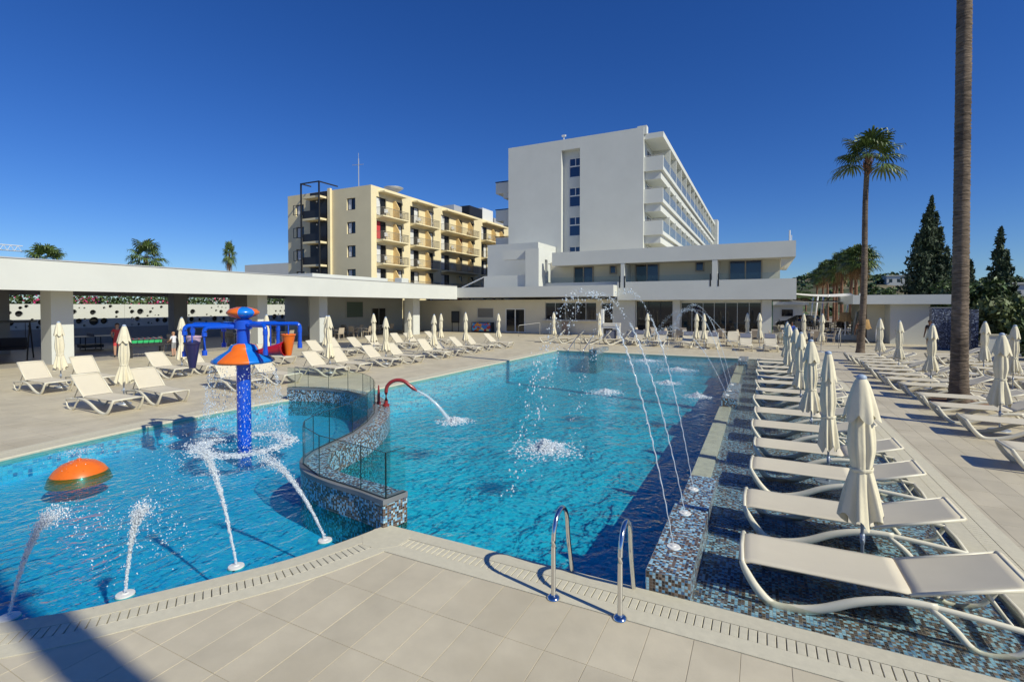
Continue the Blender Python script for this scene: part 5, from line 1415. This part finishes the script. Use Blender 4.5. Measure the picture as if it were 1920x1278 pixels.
# ------------------------------------------------------------------ games and small things
t = thing('table_tennis_table', 'dark table tennis table with net in the pavilion', 'table tennis table', (-34.3, 14.6, 0.006), R(78))
MB().box(-1.37, 1.37, -.76, .76, .73, .76).build('table_top', mat('table tennis top', (0.12,0.14,0.17), .35), t)
MB().box(-.01, .01, -.85, .85, .762, .91).build('net', M['towel'], t)
for sx in (-1.2, -.35, .35, 1.2):
    for sy in (-.6, .6): MB().bar((sx, sy, 0), (sx*.95, sy, .73), .025).build('leg', M['black'], t)
MB().box(-.5, .5, -.5, .5, .12, .30).build('trolley', M['black'], t)
t = thing('table_football', 'black table football game with green playing field panel', 'table football', (-27.0, 13.75, 0.006), R(68))
MB().box(-.72, .72, -.40, .40, .52, .88).build('cabinet', M['black'], t); MB().box(-.60, .60, -.405, -.402, .70, .83).build('green_panel', M['green'], t)
MB().box(-.66, .66, -.34, .34, .882, .89).build('field', M['towel'], t)
for sx in (-.6, .6):
    for sy in (-.32, .32): MB().box(sx-.05, sx+.05, sy-.05, sy+.05, 0, .52).build('leg', M['black'], t)
for k in range(6):
    x = -.55 + k * .22; MB().bar((x, -.62, .93), (x, .62, .93), .012).build('rod', M['steel'], t)
    MB().bar((x, -.74, .93), (x, -.62, .93), .02).build('rod_handle', M['redf'], t)
t = thing('garden_swing', 'dark swing seat with awning at the left end of the pavilion', 'swing seat', (-31.2, 9.9, 0.006), R(60))
for sx in (-.95, .95):
    MB().bar((sx, -.6, 0), (sx, 0, 1.7), .03).bar((sx, .6, 0), (sx, 0, 1.7), .03).build('side_frame', M['black'], t)
MB().box(-1.1, 1.1, -.6, .6, 1.72, 1.80).build('awning', M['black'], t); MB().box(-.8, .8, -.25, .25, .45, .55).build('seat', M['darkcloth'], t); MB().box(-.8, .8, .2, .28, .55, 1.0).build('backrest', M['darkcloth'], t)
for sx in (-.8, .8): MB().bar((sx, 0, .5), (sx, 0, 1.72), .012).build('hanger', M['black'], t)
t = thing('pool_table', 'dark pool table in the shade left of the nearest column', 'pool table', (-30.4, 8.2, 0.006), R(70))
MB().box(-1.2, 1.2, -.65, .65, .6, .85).build('bed', M['black'], t); MB().box(-1.08, 1.08, -.53, .53, .852, .862).build('cloth', M['darkcloth'], t)
for sx in (-1, 1):
    for sy in (-.5, .5): MB().box(sx-.08, sx+.08, sy-.08, sy+.08, 0, .6).build('leg', M['black'], t)
t = thing('menu_stand', 'black menu board on a two-legged stand by the pool building wall', 'sign stand', (-26.5, 40.6, 0.0))
MB().box(-.45, .45, -.03, .03, .85, 1.98).build('board', M['black'], t); MB().box(-.40, -.34, -.02, .02, 0, .85).build('leg', M['black'], t); MB().box(.34, .40, -.02, .02, 0, .85).build('leg', M['black'], t)
MB().box(-.38, .38, -.036, -.031, .95, 1.9).build('menu_panel', mat('menu panel', (.04,.05,.07), .3), t)
t = thing('drinks_freezer', 'chest freezer with a bright blue and orange picture wrap', 'freezer', (-23.5, 40.7, 0.0))
MB().bev(-1.05, 1.05, -.32, .32, .08, .95, .03).build('cabinet', M['darkcloth'], t)
fm, nt, b_ = newmat('freezer print'); N_, L_ = nt.nodes, nt.links
tc = N_.new('ShaderNodeTexCoord'); vz = N_.new('ShaderNodeTexVoronoi'); vz.inputs['Scale'].default_value = 4; L_.new(tc.outputs['Object'], vz.inputs[0])
cr = N_.new('ShaderNodeValToRGB'); cr.color_ramp.interpolation = 'CONSTANT'
for p_, c_ in ((0, (.02,.2,.6)), (.35, (.1,.5,.8)), (.55, (.7,.25,.03)), (.7, (.75,.65,.3)), (.85, (.5,.03,.03))):
    e = cr.color_ramp.elements[0] if p_ == 0 else cr.color_ramp.elements.new(p_); e.position = p_; e.color = (*c_, 1)
cr.color_ramp.elements.remove(cr.color_ramp.elements[-1])
sp = N_.new('ShaderNodeSeparateColor'); L_.new(vz.outputs['Color'], sp.inputs[0]); L_.new(sp.outputs[0], cr.inputs[0]); L_.new(cr.outputs[0], b_.inputs['Base Color'])
MB().box(-.98, .98, -.328, -.322, .14, .88).build('picture_wrap', fm, t)
t = thing('ice_cream_stand', 'white open kiosk stand with a dark bin beside the bar counter', 'kiosk', (-9.9, 36.2, 0), R(8))
MB().box(-.75, -.6, -.35, .35, 0, 2.25).build('tall_panel', M['plastic'], t); MB().box(-.598, .6, -.35, .35, .85, 1.0).build('shelf', M['plastic'], t); MB().box(.45, .6, -.35, .35, 0, .848).build('side_panel', M['plastic'], t)
MB().box(-.4, .3, -.25, .25, 0, .7).build('bin', M['towel'], t); MB().box(-.59, .62, -.4, .4, 1.002, 1.22).build('counter_top', M['tabletop'], t)
t = thing('brown_screen', 'light brown panel leaning below the bar counter', 'panel', (-15.3, 40.8, 0)); MB().box(-.3, .3, -.05, .05, 0, 1.1).build('panel', mat('brown panel', (.36,.26,.19), .7), t)
t = thing('side_table', 'small low side table between loungers on the right deck', 'side table', (5.75, 20.35, 0), R(4))
MB().bev(-.25, .25, -.22, .22, .36, .40, .01).build('table_top', M['tabletop'], t)
for sx in (-.2, .2):
    for sy in (-.17, .17): MB().bar((sx, sy, .36), (sx*1.1, sy*1.1, 0), .016).build('leg', M['tabletop'], t)
def thatch_parasol(label, x, y, z):
    t = thing('thatched_shade', label, 'thatched parasol', (x, y, z), group='thatched shades beside the hut')
    MB().bar((0,0,0), (0,0,1.5), .05).build('post', M['plastic'], t)
    MB().lathe([(.0, 1.62), (.28, 1.6), (.36, 1.2), (.44, .98)], 26, fn=lambda r, zz, a: (r*(1+.08*math.sin(11*a)), zz+.05*math.sin(7*a)*(zz < 1.1))).build('thatch', M['thatch'], t, True)
    for a in (20, 140, 260): MB().bar((0,0,.5), (.35*math.cos(R(a)), .35*math.sin(R(a)), 0), .03).build('brace', M['plastic'], t)
thatch_parasol('thatched shade on a white post left of the hut wall', 6.05, 39.9, 0.0)
thatch_parasol('thatched shade half hidden by the far palm trunk', 5.25, 41.6, 0.42)

# ------------------------------------------------------------------ palms
def frond_fan(r_, mb, base, az, tilt, ln, nl, dead=False):
    """petiole then a pleated fan of drooping segments"""
    d = Vector((math.cos(az)*math.cos(tilt), math.sin(az)*math.cos(tilt), math.sin(tilt)))
    side = Vector((-math.sin(az), math.cos(az), 0)); upv = side.cross(d) * -1
    if upv.z < 0: upv = -upv
    pe = base + d * ln * 0.5 + Vector((0,0,-0.04*ln))
    k = len(mb.v)
    w = 0.016
    mb.add([base - side*w, base + side*w, pe + side*w*.7, pe - side*w*.7], [(0,1,2,3)])
    for i in range(nl):
        f = (i / (nl-1) - .5) * 2; an = f * R(118)
        dd = d * math.cos(an) + side * math.sin(an)
        L = ln * (0.62 - 0.16 * abs(f)) * r_.uniform(.9, 1.08)
        up2 = upv * (0.10 if i % 2 else -0.02)
        p1 = pe + dd * L * .55 + up2 * L * .4 + Vector((0,0,-.05*L))
        droop = (0.45 if not dead else 1.0) * L * r_.uniform(.7, 1.2)
        p2 = p1 + dd * L * .40 + Vector((0,0,-droop*.55))
        p3 = p2 + dd * L * .10 + Vector((0,0,-droop*.55))
        nrm = dd.cross(upv).normalized(); hw = L * .062
        mb.add([pe, p1 - nrm*hw, p1 + nrm*hw, p2 - nrm*hw*.55, p2 + nrm*hw*.55, p3], [(0,1,2),(1,3,4,2),(3,5,4)])
def make_palm(seed, hgt, r0, r1, bend, nfr, fl, red=False, ring=0.09, dead=14, low=108):
    r_ = random.Random(seed); t = thing('fan_palm', 'x', 'palm tree')
    n = int(hgt / ring) * 2; prof = []; mb = MB(); seg = 16
    for i in range(n + 1):
        u = i / n; z = hgt * u
        r = r0 + (r1 - r0) * u ** 0.8 + r0 * 0.32 * math.exp(-z / 0.6)
        r *= (1.035 if i % 2 else 0.975) * (1 + r_.uniform(-.025, .025))
        cx, cyy = bend[0] * u * u + 0.25*bend[0]*math.sin(u*5), bend[1] * u * u
        for k in range(seg):
            a = 2*math.pi*k/seg; rr = r * (1 + r_.uniform(-.018, .018)); mb.v.append((cx + rr*math.cos(a), cyy + rr*math.sin(a), z + r_.uniform(-.012, .012)))
    for i in range(n):
        for k in range(seg): mb.f.append((i*seg+k, i*seg+(k+1) % seg, (i+1)*seg+(k+1) % seg, (i+1)*seg+k))
    mb.build('trunk', M['trunkred'] if red else M['trunk'], t, True)
    topc = Vector((bend[0]+.25*bend[0]*math.sin(5), bend[1], hgt))
    # fibrous leaf bases below the crown
    mb = MB()
    for k in range(60):
        a = r_.uniform(0, 6.28); z = hgt - r_.uniform(.0, 1.0); p = Vector((topc.x + (r1+.02)*math.cos(a), topc.y + (r1+.02)*math.sin(a), z)); q_ = p + Vector((math.cos(a)*.12, math.sin(a)*.12, r_.uniform(.1, .35))); s = Vector((-math.sin(a), math.cos(a), 0))*.05
        mb.add([p-s, p+s, q_+s*.5, q_-s*.5], [(0,1,2,3)])
    mb.build('leaf_bases', M['trunkred'], t)
    mb = MB()
    for k in range(nfr):
        u = k / nfr; az = k * 2.39996 + r_.uniform(-.2, .2); tilt = R(78 - low * u ** 0.85 + r_.uniform(-8, 8))
        frond_fan(r_, mb, topc + Vector((0,0,.1 - .3*u)), az, tilt, fl * r_.uniform(.88, 1.1), 22)
    mb.build('crown', M['frond'], t)
    if dead:
        mb = MB()
        for k in range(dead): frond_fan(r_, mb, topc + Vector((0,0,-.25)), k*2.4+.5, R(-62 + r_.uniform(-12, 10)), fl*.7, 12, True)
        mb.build('dead_fronds', M['deadfrond'], t)
    return t
p = make_palm(1, 24.0, 0.178, 0.132, (-0.05, 0.3), 34, 1.9); p.location = (4.56, 16.57, 0); tag(p, 'very tall bare grey palm trunk rising out of the picture on the right')
p = make_palm(2, 10.25, 0.165, 0.115, (0.35, 0.25), 19, 1.62, dead=0, low=96); p.location = (4.66, 31.6, 0); tag(p, 'tall slender fan palm standing alone right of the pool building')
o = MB().lathe([(.62, 0.0), (.62, .012), (.26, .03)], 24).build('planting_ring', M['trunkred'], None); o.location = (4.56, 16.57, 0.002); tag(o, 'round bed of brown bark chips at the foot of the near palm', 'planting bed')
p = make_palm(3, 20.5, 0.18, 0.16, (0.0, 0.1), 26, 1.6); p.location = (6.0, 0.82, 0); p.rotation_euler = (R(10), 0, 0); tag(p, 'palm behind the camera whose shadow crosses the near deck')
row = [make_palm(40 + k, 7.6, 0.19, 0.15, (0.1, 0.1), 30, 1.75, True, .16, 10) for k in range(3)]
ry = [62.5, 66.5, 71, 76, 80.5, 85, 90, 95.5, 101, 107, 114]
for k, y in enumerate(ry):
    o = row[k] if k < 3 else copy_tree(row[k % 3])
    o.location = (9.6 + random.uniform(-.5, .5), y, -0.03); o.rotation_euler = (0,0,random.uniform(0, 6)); s = random.uniform(.95, 1.12); o.scale = (1, 1, s)
    tag(o, f'red-trunked fan palm in the avenue behind the terrace, {ordn(k)} nearest', None, 'fan palms in the avenue behind the terrace')
bg_p = make_palm(60, 7.4, 0.22, 0.18, (0, 0), 22, 2.4, False, .2, 12)
for k, (x, y, h_, lab) in enumerate([(-70, 26, 7.4, 'bushy palm top showing above the pavilion roof at far left'), (-70, 35.8, 8.9, 'round bushy palm top above the pavilion roof, right of the far left one'), (-72, 48.3, 10.9, 'small single palm standing left of the ochre apartments')]):
    o = bg_p if k == 0 else copy_tree(bg_p if k == 1 else row[0])
    o.location = (x, y, 0); o.rotation_euler = (0,0,k*1.3); s = (h_ + 1.0) / 8.4; o.scale = (.9, .9, s) if k < 2 else (.55, .55, 1.36); tag(o, lab, None, 'palms behind the pavilion')
for k in range(6):
    o = copy_tree(row[k % 3]); o.location = (3.0 + k*1.3, 104 + 7*k, -.03); o.rotation_euler = (0,0,k); o.scale = (1.05, 1.05, 0.66); tag(o, f'short palm in the clump at the left of the avenue, {ordn(k)} nearest', None, 'short palms left of the avenue')

# ------------------------------------------------------------------ cypresses, shrubs
def cypress(label, x, y, h_, rad, n, cols, lean=0.0):
    t = thing('cypress_tree', label, 'cypress', (x, y, 0))
    MB().tube([(0,0,0), (.05,0,h_*.5), (.1,0,h_*.9)], [.22, .14, .04], 8).build('trunk', M['bark'], t)
    P = []
    r_ = random.Random(int(h_*100))
    for k in range(cols):
        # upright plumes of different heights
        a = r_.uniform(0, 6.28); d = rad * r_.uniform(0.05, .95); hh = h_ * (1 - .68 * (d / rad) * r_.uniform(.55, 1.15)); cx, cyy = d*math.cos(a), d*math.sin(a)
        if k == 0: cx = cyy = 0; hh = h_
        m_ = int(n / cols); nc_ = max(6, int(hh * 2.6)); u = (np.floor(rng.random(m_) * nc_) + 0.5 + rng.normal(size=m_) * 0.28) / nc_; u = np.clip(u, 0.01, 0.995); pr = rad * .38 * (np.sin(np.clip(u, 0, 1) * math.pi) ** .7 * (1 - u*.6) + .05)
        aa = rng.random(m_) * 6.283; rr = pr * np.sqrt(rng.random(m_)); clump = 1 + .55*np.sin(np.floor(u*nc_)*2.3 + aa*2) * (rr > .1)
        P.append(np.stack([cx*(1-u*.35) + lean*u + np.cos(aa)*rr*clump, cyy*(1-u*.35) + np.sin(aa)*rr*clump, .4 + u*(hh-.4)], 1))
    leafmesh('crown', np.concatenate(P), 0.12, M['cypress'], t, up=1.4, aspect=3.0)
cypress('tall dark cypress between the hut and the near palm', 11.95, 51.5, 11.4, 2.3, 30000, 24, .3)
cypress('smaller dark cypress half hidden by the near palm trunk', 14.3, 52, 8.4, 1.2, 8000, 8, .2)
cypress('ragged two-topped cypress at the right edge', 14.5, 46, 7.9, 1.6, 9000, 6, .25)
def shrub(label, x, y, h_, rad, n, m_='leaf', flowers=None, ls=.15):
    t = thing('shrub', label, 'shrub', (x, y, 0), group='shrubs along the right boundary')
    mb = MB(); r_ = random.Random(int(x*37+y))
    C = []
    for k in range(14):
        a = r_.uniform(0, 6.28); d = rad*r_.uniform(.1, .85); z = h_*r_.uniform(.25, .9); C.append((d*math.cos(a), d*math.sin(a), z, rad*r_.uniform(.28, .45))); mb.tube([(0,0,0), (C[-1][0]*.5, C[-1][1]*.5, z*.55), (C[-1][0], C[-1][1], z)], [.05,.035,.012], 5)
    mb.build('trunk', M['bark'], t)
    P = []
    for (cx, cyy, cz, cr_) in C:
        v = rng.normal(size=(n//14, 3)); v /= np.linalg.norm(v, axis=1)[:, None]; v *= (cr_ * (.55 + .5*rng.random(n//14)))[:, None]; P.append(v + np.array((cx, cyy, cz)))
    P = np.concatenate(P); P = P[P[:, 2] > .05]
    leafmesh('crown', P, ls, M[m_], t, aspect=2.4)
    if flowers:
        leafmesh('blossom', P[rng.integers(0, len(P), 120)] * 1.03, .10, M[flowers], t, aspect=1.1)
SH = [(11.5, 36.5, 3.0, 1.5, 3200, 'leaf2', 'dense pale shrub right of the near palm trunk'), (13.6, 37.2, 3.0, 1.7, 3600, 'leaf', 'dark broad shrub behind the garden wall'), (11.3, 31.0, 1.6, 1.1, 2200, 'leaf', 'low dark shrub beside the outer loungers'),
      (12.4, 34.0+1.6, 2.2, 1.3, 2600, 'leaf2', 'pale leafy oleander at the right edge'), (15.8, 38.5, 3.5, 1.9, 3600, 'leaf', 'tall dark shrub under the ragged cypress'), (12.2, 42.5, 4.0, 2.0, 3600, 'leaf', 'tall shrub behind the hut roof end'),
      (9.4, 48.5, 3.6, 2.0, 3000, 'leaf', 'dark shrub behind the hut'), (14.2, 33.0, 1.9, 1.4, 2400, 'leaf', 'low shrub in front of the garden wall'), (17.5, 42, 4.2, 2.2, 3000, 'leaf2', 'large pale shrub in the far right corner')]
for (x, y, h_, rad, n, m_, lab) in SH: shrub(lab, x, y, h_, rad, n, m_)

# ------------------------------------------------------------------ hillside
def hz(x, y):
    u = max(0, (y - 130) / 170); ridge = 15 + 3.5*math.sin(x*.021+1) + 2.2*math.sin(x*.06) + 1.0*math.sin(x*.13+y*.02)
    side = 1 / (1 + math.exp(-(x + 5 - 0*y) / 12))
    return (ridge * (1 - math.exp(-u*u*2.2))) * side + .7*math.sin(x*.2+y*.13)*min(1, u) * side
mb = MB(); nx, ny = 70, 40
for j in range(ny+1):
    for i in range(nx+1):
        x = -60 + 420*i/nx; y = 128 + 260*j/ny; mb.v.append((x, y, hz(x, y) - 0.03))
for j in range(ny):
    for i in range(nx): q_ = j*(nx+1)+i; mb.f.append((q_, q_+1, q_+nx+2, q_+nx+1))
tag(mb.build('hillside', M['hill'], None, True), kind='structure')
P = []; S_ = []
n = 900
for k in range(n):
    x = random.uniform(-20, 230); y = 128 + 255*random.random()**.8; z = hz(x, y); rad = random.uniform(.8, 2.4) * (1.5 if random.random() < .15 else 1)
    v = rng.normal(size=(42, 3)); v /= np.linalg.norm(v, axis=1)[:, None]; v[:, 2] = np.abs(v[:, 2])*.8; P.append(v*rad*(.6+.5*rng.random(42))[:, None] + np.array((x, y, z)))
o = leafmesh('hillside_scrub', np.concatenate(P), 1.0, M['leaf'], None, aspect=1.3); tag(o, 'dark green scrub covering the distant hillside', 'scrub', kind='stuff')
def house(label, x, y, w, d, h_, rz=0.0, fl=2):
    z = hz(x, y) if y > 128 else 0
    t = thing('hill_house', label, 'house', (x, y, z - 1.0), rz)
    ops = [(-w/2 + (k+.5)*w/5 - .55, -w/2 + (k+.5)*w/5 + .55, 1 + f_*2.9 + .9, 1 + f_*2.9 + 2.3) for k in range(5) for f_ in range(fl)]
    wall('wall', 'y', -d/2, .3, -w/2, w/2, 0, h_+1, ops, M['white'], t)
    MB().box(-w/2, w/2, -d/2+.302, d/2, 0, h_+.9).build('body', M['white'], t)
    MB().box(-w/2-.3, w/2+.3, -d/2-.3, d/2+.3, h_+1.002, h_+1.25).build('roof', M['white'], t)
    for (a0, a1, z0, z1) in ops: window(t, 'y', -d/2+.2, -1, a0, a1, z0, z1, M['alu'], M['darkglass'], 0, .08, .06)
house('white two-storey house on the hill right of the near palm trunk', 43.5, 125, 12, 8, 6.4)
house('white house at the right edge of the hillside', 54.5, 122, 12, 8, 6.0, R(-12))
house('small white villa high on the hillside behind the avenue', 48, 235, 12, 8, 3.4, 0, 1)
house('pale villa low on the hillside left of the cypress', 30, 150, 9, 7, 3.2, 0, 1)
t = thing('retaining_wall', 'long brown retaining wall below the white hill houses', 'wall', (48, 116, 0)); MB().box(-12, 14, 0, .6, 0, 4.0).build('wall', mat('brown stone', (.2,.15,.1), .9, var=.3, scale=.8), t)
# tower crane tip far left
t = thing('crane_jib', 'white lattice crane jib in the distance at far left', 'crane', (-150, 50, 0))
mb = MB()
for (dy, dz) in ((0, 0), (1.2, 0), (.6, 1.2)): mb.bar((0, -30, 14.8+dz), (0, 1.4, 14.8+dz), .10, 4)
for k in range(26): y = -30 + k*1.2; mb.bar((0, y, 14.8), (0, y+.6, 16.0), .05, 4).bar((0, y+.6, 16.0), (0, y+1.2, 14.8), .05, 4)
mb.build('jib', M['plastic'], t); MB().box(-.6, .6, -25, -23.8, 0, 14.7).build('tower', M['plastic'], t)

# ------------------------------------------------------------------ cars beyond the terrace
def car(label, x, y, rz, m_):
    t = thing('parked_car', label, 'car', (x, y, -0.02), rz, 'cars parked beyond the terrace')
    sec = [(-2.1, .45, .75), (-2.0, .35, .92), (-1.2, .3, 1.0), (-.75, .3, 1.02), (.9, .3, 1.0), (1.9, .32, .82), (2.15, .45, .62)]
    mb = MB()
    for (sx, z0, z1) in sec:
        w = .82 if abs(sx) < 2 else .7; mb.v += [(sx, -w, z0), (sx, -w*1.03, (z0+z1)/2), (sx, -w*.94, z1), (sx, w*.94, z1), (sx, w*1.03, (z0+z1)/2), (sx, w, z0)]
    for i in range(len(sec)-1):
        for k in range(6): mb.f.append((i*6+k, i*6+(k+1) % 6, (i+1)*6+(k+1) % 6, (i+1)*6+k))
    mb.f += [tuple(range(5, -1, -1)), tuple((len(sec)-1)*6+k for k in range(6))]
    mb.build('body', M[m_], t, 'auto')
    cb = [(-1.9, .95, .74), (-1.35, 1.42, .62), (.25, 1.47, .62), (1.05, 1.0, .74)]
    mb = MB(); mb.v = [(sx, s*w, z) for (sx, z, w) in cb for s in (-1, 1)]; n = 8
    mb.f = [(0,2,3,1), (2,4,5,3), (4,6,7,5), (0,6,4,2), (1,3,5,7), (0,1,7,6)]
    cbn = mb.build('windows', M['darkglass'], t)
    MB().box(-1.3, .22, -.60, .60, 1.44, 1.50).build('roof', M[m_], t)
    for sx in (-1.3, 1.35):
        for s in (-1, 1):
            wh = MB().tube([(sx, s*.86, .33), (sx, s*.66, .33)], .33, 18).build('wheel', M['tyre'], t); MB().tube([(sx, s*.87, .33), (sx, s*.862, .33)], .2, 14).build('rim', M['alu'], wh)
    for s in (-.6, .6): MB().box(2.02, 2.16, s-.16, s+.16, .62, .76).build('headlight', M['plastic'], t)
car('dark car parked beyond the terrace, nearest the green corner glass', 3.6, 62, R(170), 'carblack')
car('white car parked behind the dark car', 4.4, 67, R(172), 'carwhite')
t = thing('gate_kiosk', 'small white kiosk with a flat roof behind the parked cars', 'kiosk', (2.4, 74, 0)); MB().box(-2.2, 2.2, -2, 2, 0, 2.6).build('wall', M['white'], t); MB().box(-2.8, 2.8, -2.6, 2.6, 2.602, 3.0).build('roof', M['white'], t)
window(t, 'y', -2.02, -1, -.2, 1.2, 1.1, 2.1, M['alu'], M['darkglass'], 0, .07, .05)
# ------------------------------------------------------------------ people: one skinned body each
def person(label, x, y, z, rz, h_, pose, top, bottom, skin, hair, topz=(.52, .82), botz=(.27, .52), sleeve=0.5, hairlen=1.0):
    t = thing('person', label, 'person', (x, y, z), rz)
    J = dict(pel=(0, 0, .52), spine=(0, .01, .63), chest=(0, .005, .745), neck=(0, -.005, .835), hb=(0, -.012, .875), hm=(0, -.018, .925), ht=(0, -.01, .975))
    for s, n_ in ((-1, 'l'), (1, 'r')):
        J.update({n_+'sh': (s*.105, .0, .80), n_+'el': (s*.135, .01, .635), n_+'wr': (s*.145, -.035, .49), n_+'hd': (s*.145, -.05, .44), n_+'hip': (s*.052, 0, .50), n_+'kn': (s*.058, -.008, .275), n_+'an': (s*.06, .012, .04), n_+'to': (s*.065, -.075, .018)})
    J.update(pose)
    V = {k: Vector(v) * h_ for k, v in J.items()}
    Rr = dict(pel=(.088, .062), spine=(.075, .055), chest=(.093, .06), neck=(.032, .034), hb=(.042, .048), hm=(.052, .062), ht=(.034, .04))
    for n_ in 'lr': Rr.update({n_+'sh': (.038, .038), n_+'el': (.026, .026), n_+'wr': (.019, .017), n_+'hd': (.02, .012), n_+'hip': (.058, .056), n_+'kn': (.038, .040), n_+'an': (.024, .026), n_+'to': (.022, .016)})
    E_ = [('pel','spine'),('spine','chest'),('chest','neck'),('neck','hb'),('hb','hm'),('hm','ht')]
    for n_ in 'lr': E_ += [('chest', n_+'sh'), (n_+'sh', n_+'el'), (n_+'el', n_+'wr'), (n_+'wr', n_+'hd'), ('pel', n_+'hip'), (n_+'hip', n_+'kn'), (n_+'kn', n_+'an'), (n_+'an', n_+'to')]
    ks = list(V); ix = {k: i for i, k in enumerate(ks)}
    # five short fingers on each hand
    vs = [V[k] for k in ks]; es = [(ix[a], ix[b]) for a, b in E_]; rad = [(Rr[k][0]*h_, Rr[k][1]*h_) for k in ks]
    for n_ in 'lr':
        d = (V[n_+'hd'] - V[n_+'wr']).normalized(); sd = Vector((0, 1, 0)) if abs(d.y) < .7 else Vector((1, 0, 0)); sd = (sd - d*sd.dot(d)).normalized()
        for f_ in range(5):
            o_ = (f_ - 2) * .0075 * h_; ln = (.030, .040, .044, .041, .032)[f_] * h_
            if f_ == 0: q_ = V[n_+'hd'] + sd*(-.022*h_) + d*.006*h_
            else: q_ = V[n_+'hd'] + sd*o_ + d*ln
            vs.append(q_); es.append((ix[n_+'hd'], len(vs)-1)); rad.append((.0055*h_, .0055*h_))
    me = bpy.data.meshes.new('body'); me.from_pydata(vs, es, [])
    o = link('body', me, t)
    md = o.modifiers.new('skin', 'SKIN'); md.use_smooth_shade = True
    for i, r in enumerate(rad): me.skin_vertices[0].data[i].radius = r
    me.skin_vertices[0].data[ix['pel']].use_root = True
    o.modifiers.new('sub', 'SUBSURF').levels = 2; o.modifiers['sub'].render_levels = 2
    dg = bpy.context.evaluated_depsgraph_get(); nm = bpy.data.meshes.new_from_object(o.evaluated_get(dg))
    o.modifiers.clear(); o.data = nm
    nm.materials.clear()
    for m_ in (M[skin], M[top], M[bottom], M['darkcloth']): nm.materials.append(m_)
    # clothes are chosen by the nearest bone, so they follow the pose
    segs = [(V[a], V[b], a, b) for a, b in E_]
    for p in nm.polygons:
        c = Vector(p.center); best = None
        for a, b, ka, kb in segs:
            ab = b - a; tt = max(0, min(1, (c - a).dot(ab) / max(ab.length_squared, 1e-9))); dd = (c - a - ab*tt).length
            if best is None or dd < best[0]: best = (dd, ka, kb, tt)
        _, ka, kb, tt = best; m_ = 0
        if ka in ('spine',) or (ka, kb) == ('pel', 'spine') or (ka == 'chest' and kb[1:] == 'sh'): m_ = 1 if (ka, kb) != ('pel', 'spine') or tt > .35 else 2
        if (ka, kb) == ('chest', 'neck'): m_ = 1 if tt < .75 else 0
        if kb in ('lel', 'rel'): m_ = 1 if tt < sleeve else 0
        if kb in ('lhip', 'rhip'): m_ = 2
        if kb in ('lkn', 'rkn'): m_ = 2 if tt < botz[0] * 3 else 0
        if kb in ('lto', 'rto'): m_ = 3
        if top == skin and m_ == 1: m_ = 0
        p.material_index = m_
    # face and hair
    hm = V['hm']; hd_ = thing_part = None
    mb = MB().ball((hm.x, hm.y + .008*h_, hm.z + .012*h_), .060*h_, (.95, 1.08, .98), 14, 10)
    keep = [f for f in mb.f if not (sum(mb.v[i][1] for i in f)/len(f) < hm.y - .012*h_ and sum(mb.v[i][2] for i in f)/len(f) < hm.z + .022*h_) and sum(mb.v[i][2] for i in f)/len(f) > hm.z - .03*h_*hairlen]
    mb.f = keep; mb.build('hair', M[hair], t, True)
    mb = MB()
    for s in (-1, 1): mb.ball((hm.x + s*.019*h_, hm.y - .054*h_, hm.z + .002*h_), .006*h_, (1, .6, .7), 6, 4)
    mb.build('eyes', M['hair'], t); MB().ball((hm.x, hm.y - .060*h_, hm.z - .012*h_), .009*h_, (.8, .9, 1.3), 6, 4).build('nose', M[skin], t)
    mb = MB().ball((hm.x - .052*h_, hm.y, hm.z - .004*h_), .011*h_, (.5, .8, 1.3), 6, 4).ball((hm.x + .052*h_, hm.y, hm.z - .004*h_), .011*h_, (.5, .8, 1.3), 6, 4); mb.build('ears', M[skin], t)
    MB().ball((hm.x, hm.y - .055*h_, hm.z - .029*h_), .012*h_, (1.1, .4, .35), 6, 4).build('mouth', M['redf'], t)
    return t
REACH = dict(lel=(-.125, -.06, .655), lwr=(-.09, -.16, .60), lhd=(-.085, -.20, .59), rel=(.125, -.06, .655), rwr=(.09, -.16, .60), rhd=(.085, -.20, .59))
SIT = {}
for s, n_ in ((-1, 'l'), (1, 'r')): SIT.update({n_+'kn': (s*.065, -.245, .50), n_+'an': (s*.065, -.24, .265), n_+'to': (s*.07, -.32, .245), n_+'el': (s*.13, -.06, .64), n_+'wr': (s*.09, -.19, .60), n_+'hd': (s*.08, -.235, .60)})
person('person in a loose coral top reaching across the table football game', -28.1, 13.05, 0.006, R(60), 1.66, REACH, 'redcloth', 'redcloth', 'skin', 'hair', botz=(.27, .5))
person('small child in white shirt and checked shorts at the table football game', -25.95, 14.45, 0.006, R(-70), 1.22, dict(REACH, ht=(0, -.01, .985), hm=(0, -.018, .925)), 'whitecloth', 'check', 'skin', 'fairhair', sleeve=.6)
person('person in a blue shirt sitting near the corner of the restaurant', 2.0, 42.4, -0.42, R(20), 1.75, SIT, 'bluecloth', 'darkcloth', 'darkskin', 'hair')
person('person in a pale top sitting under the shade sails', 5.9, 46.8, -0.02, R(200), 1.68, SIT, 'whitecloth', 'darkcloth', 'skin', 'redf' if False else 'fairhair')
person('person in dark swim shorts standing behind the far palm trunk', 5.35, 36.4, 0, R(190), 1.74, {}, 'darkskin', 'darkcloth', 'darkskin', 'hair', botz=(.12, .5))
person('person in dark clothes standing between the hut and the mosaic shower wall', 8.52, 35.7, 0, R(-40), 1.72, {}, 'darkcloth', 'darkcloth', 'darkskin', 'hair')
person('person in a blue top sitting at the far terrace tables', 2.9, 48.8, -0.02, R(60), 1.7, SIT, 'bluecloth', 'darkcloth', 'skin', 'hair')
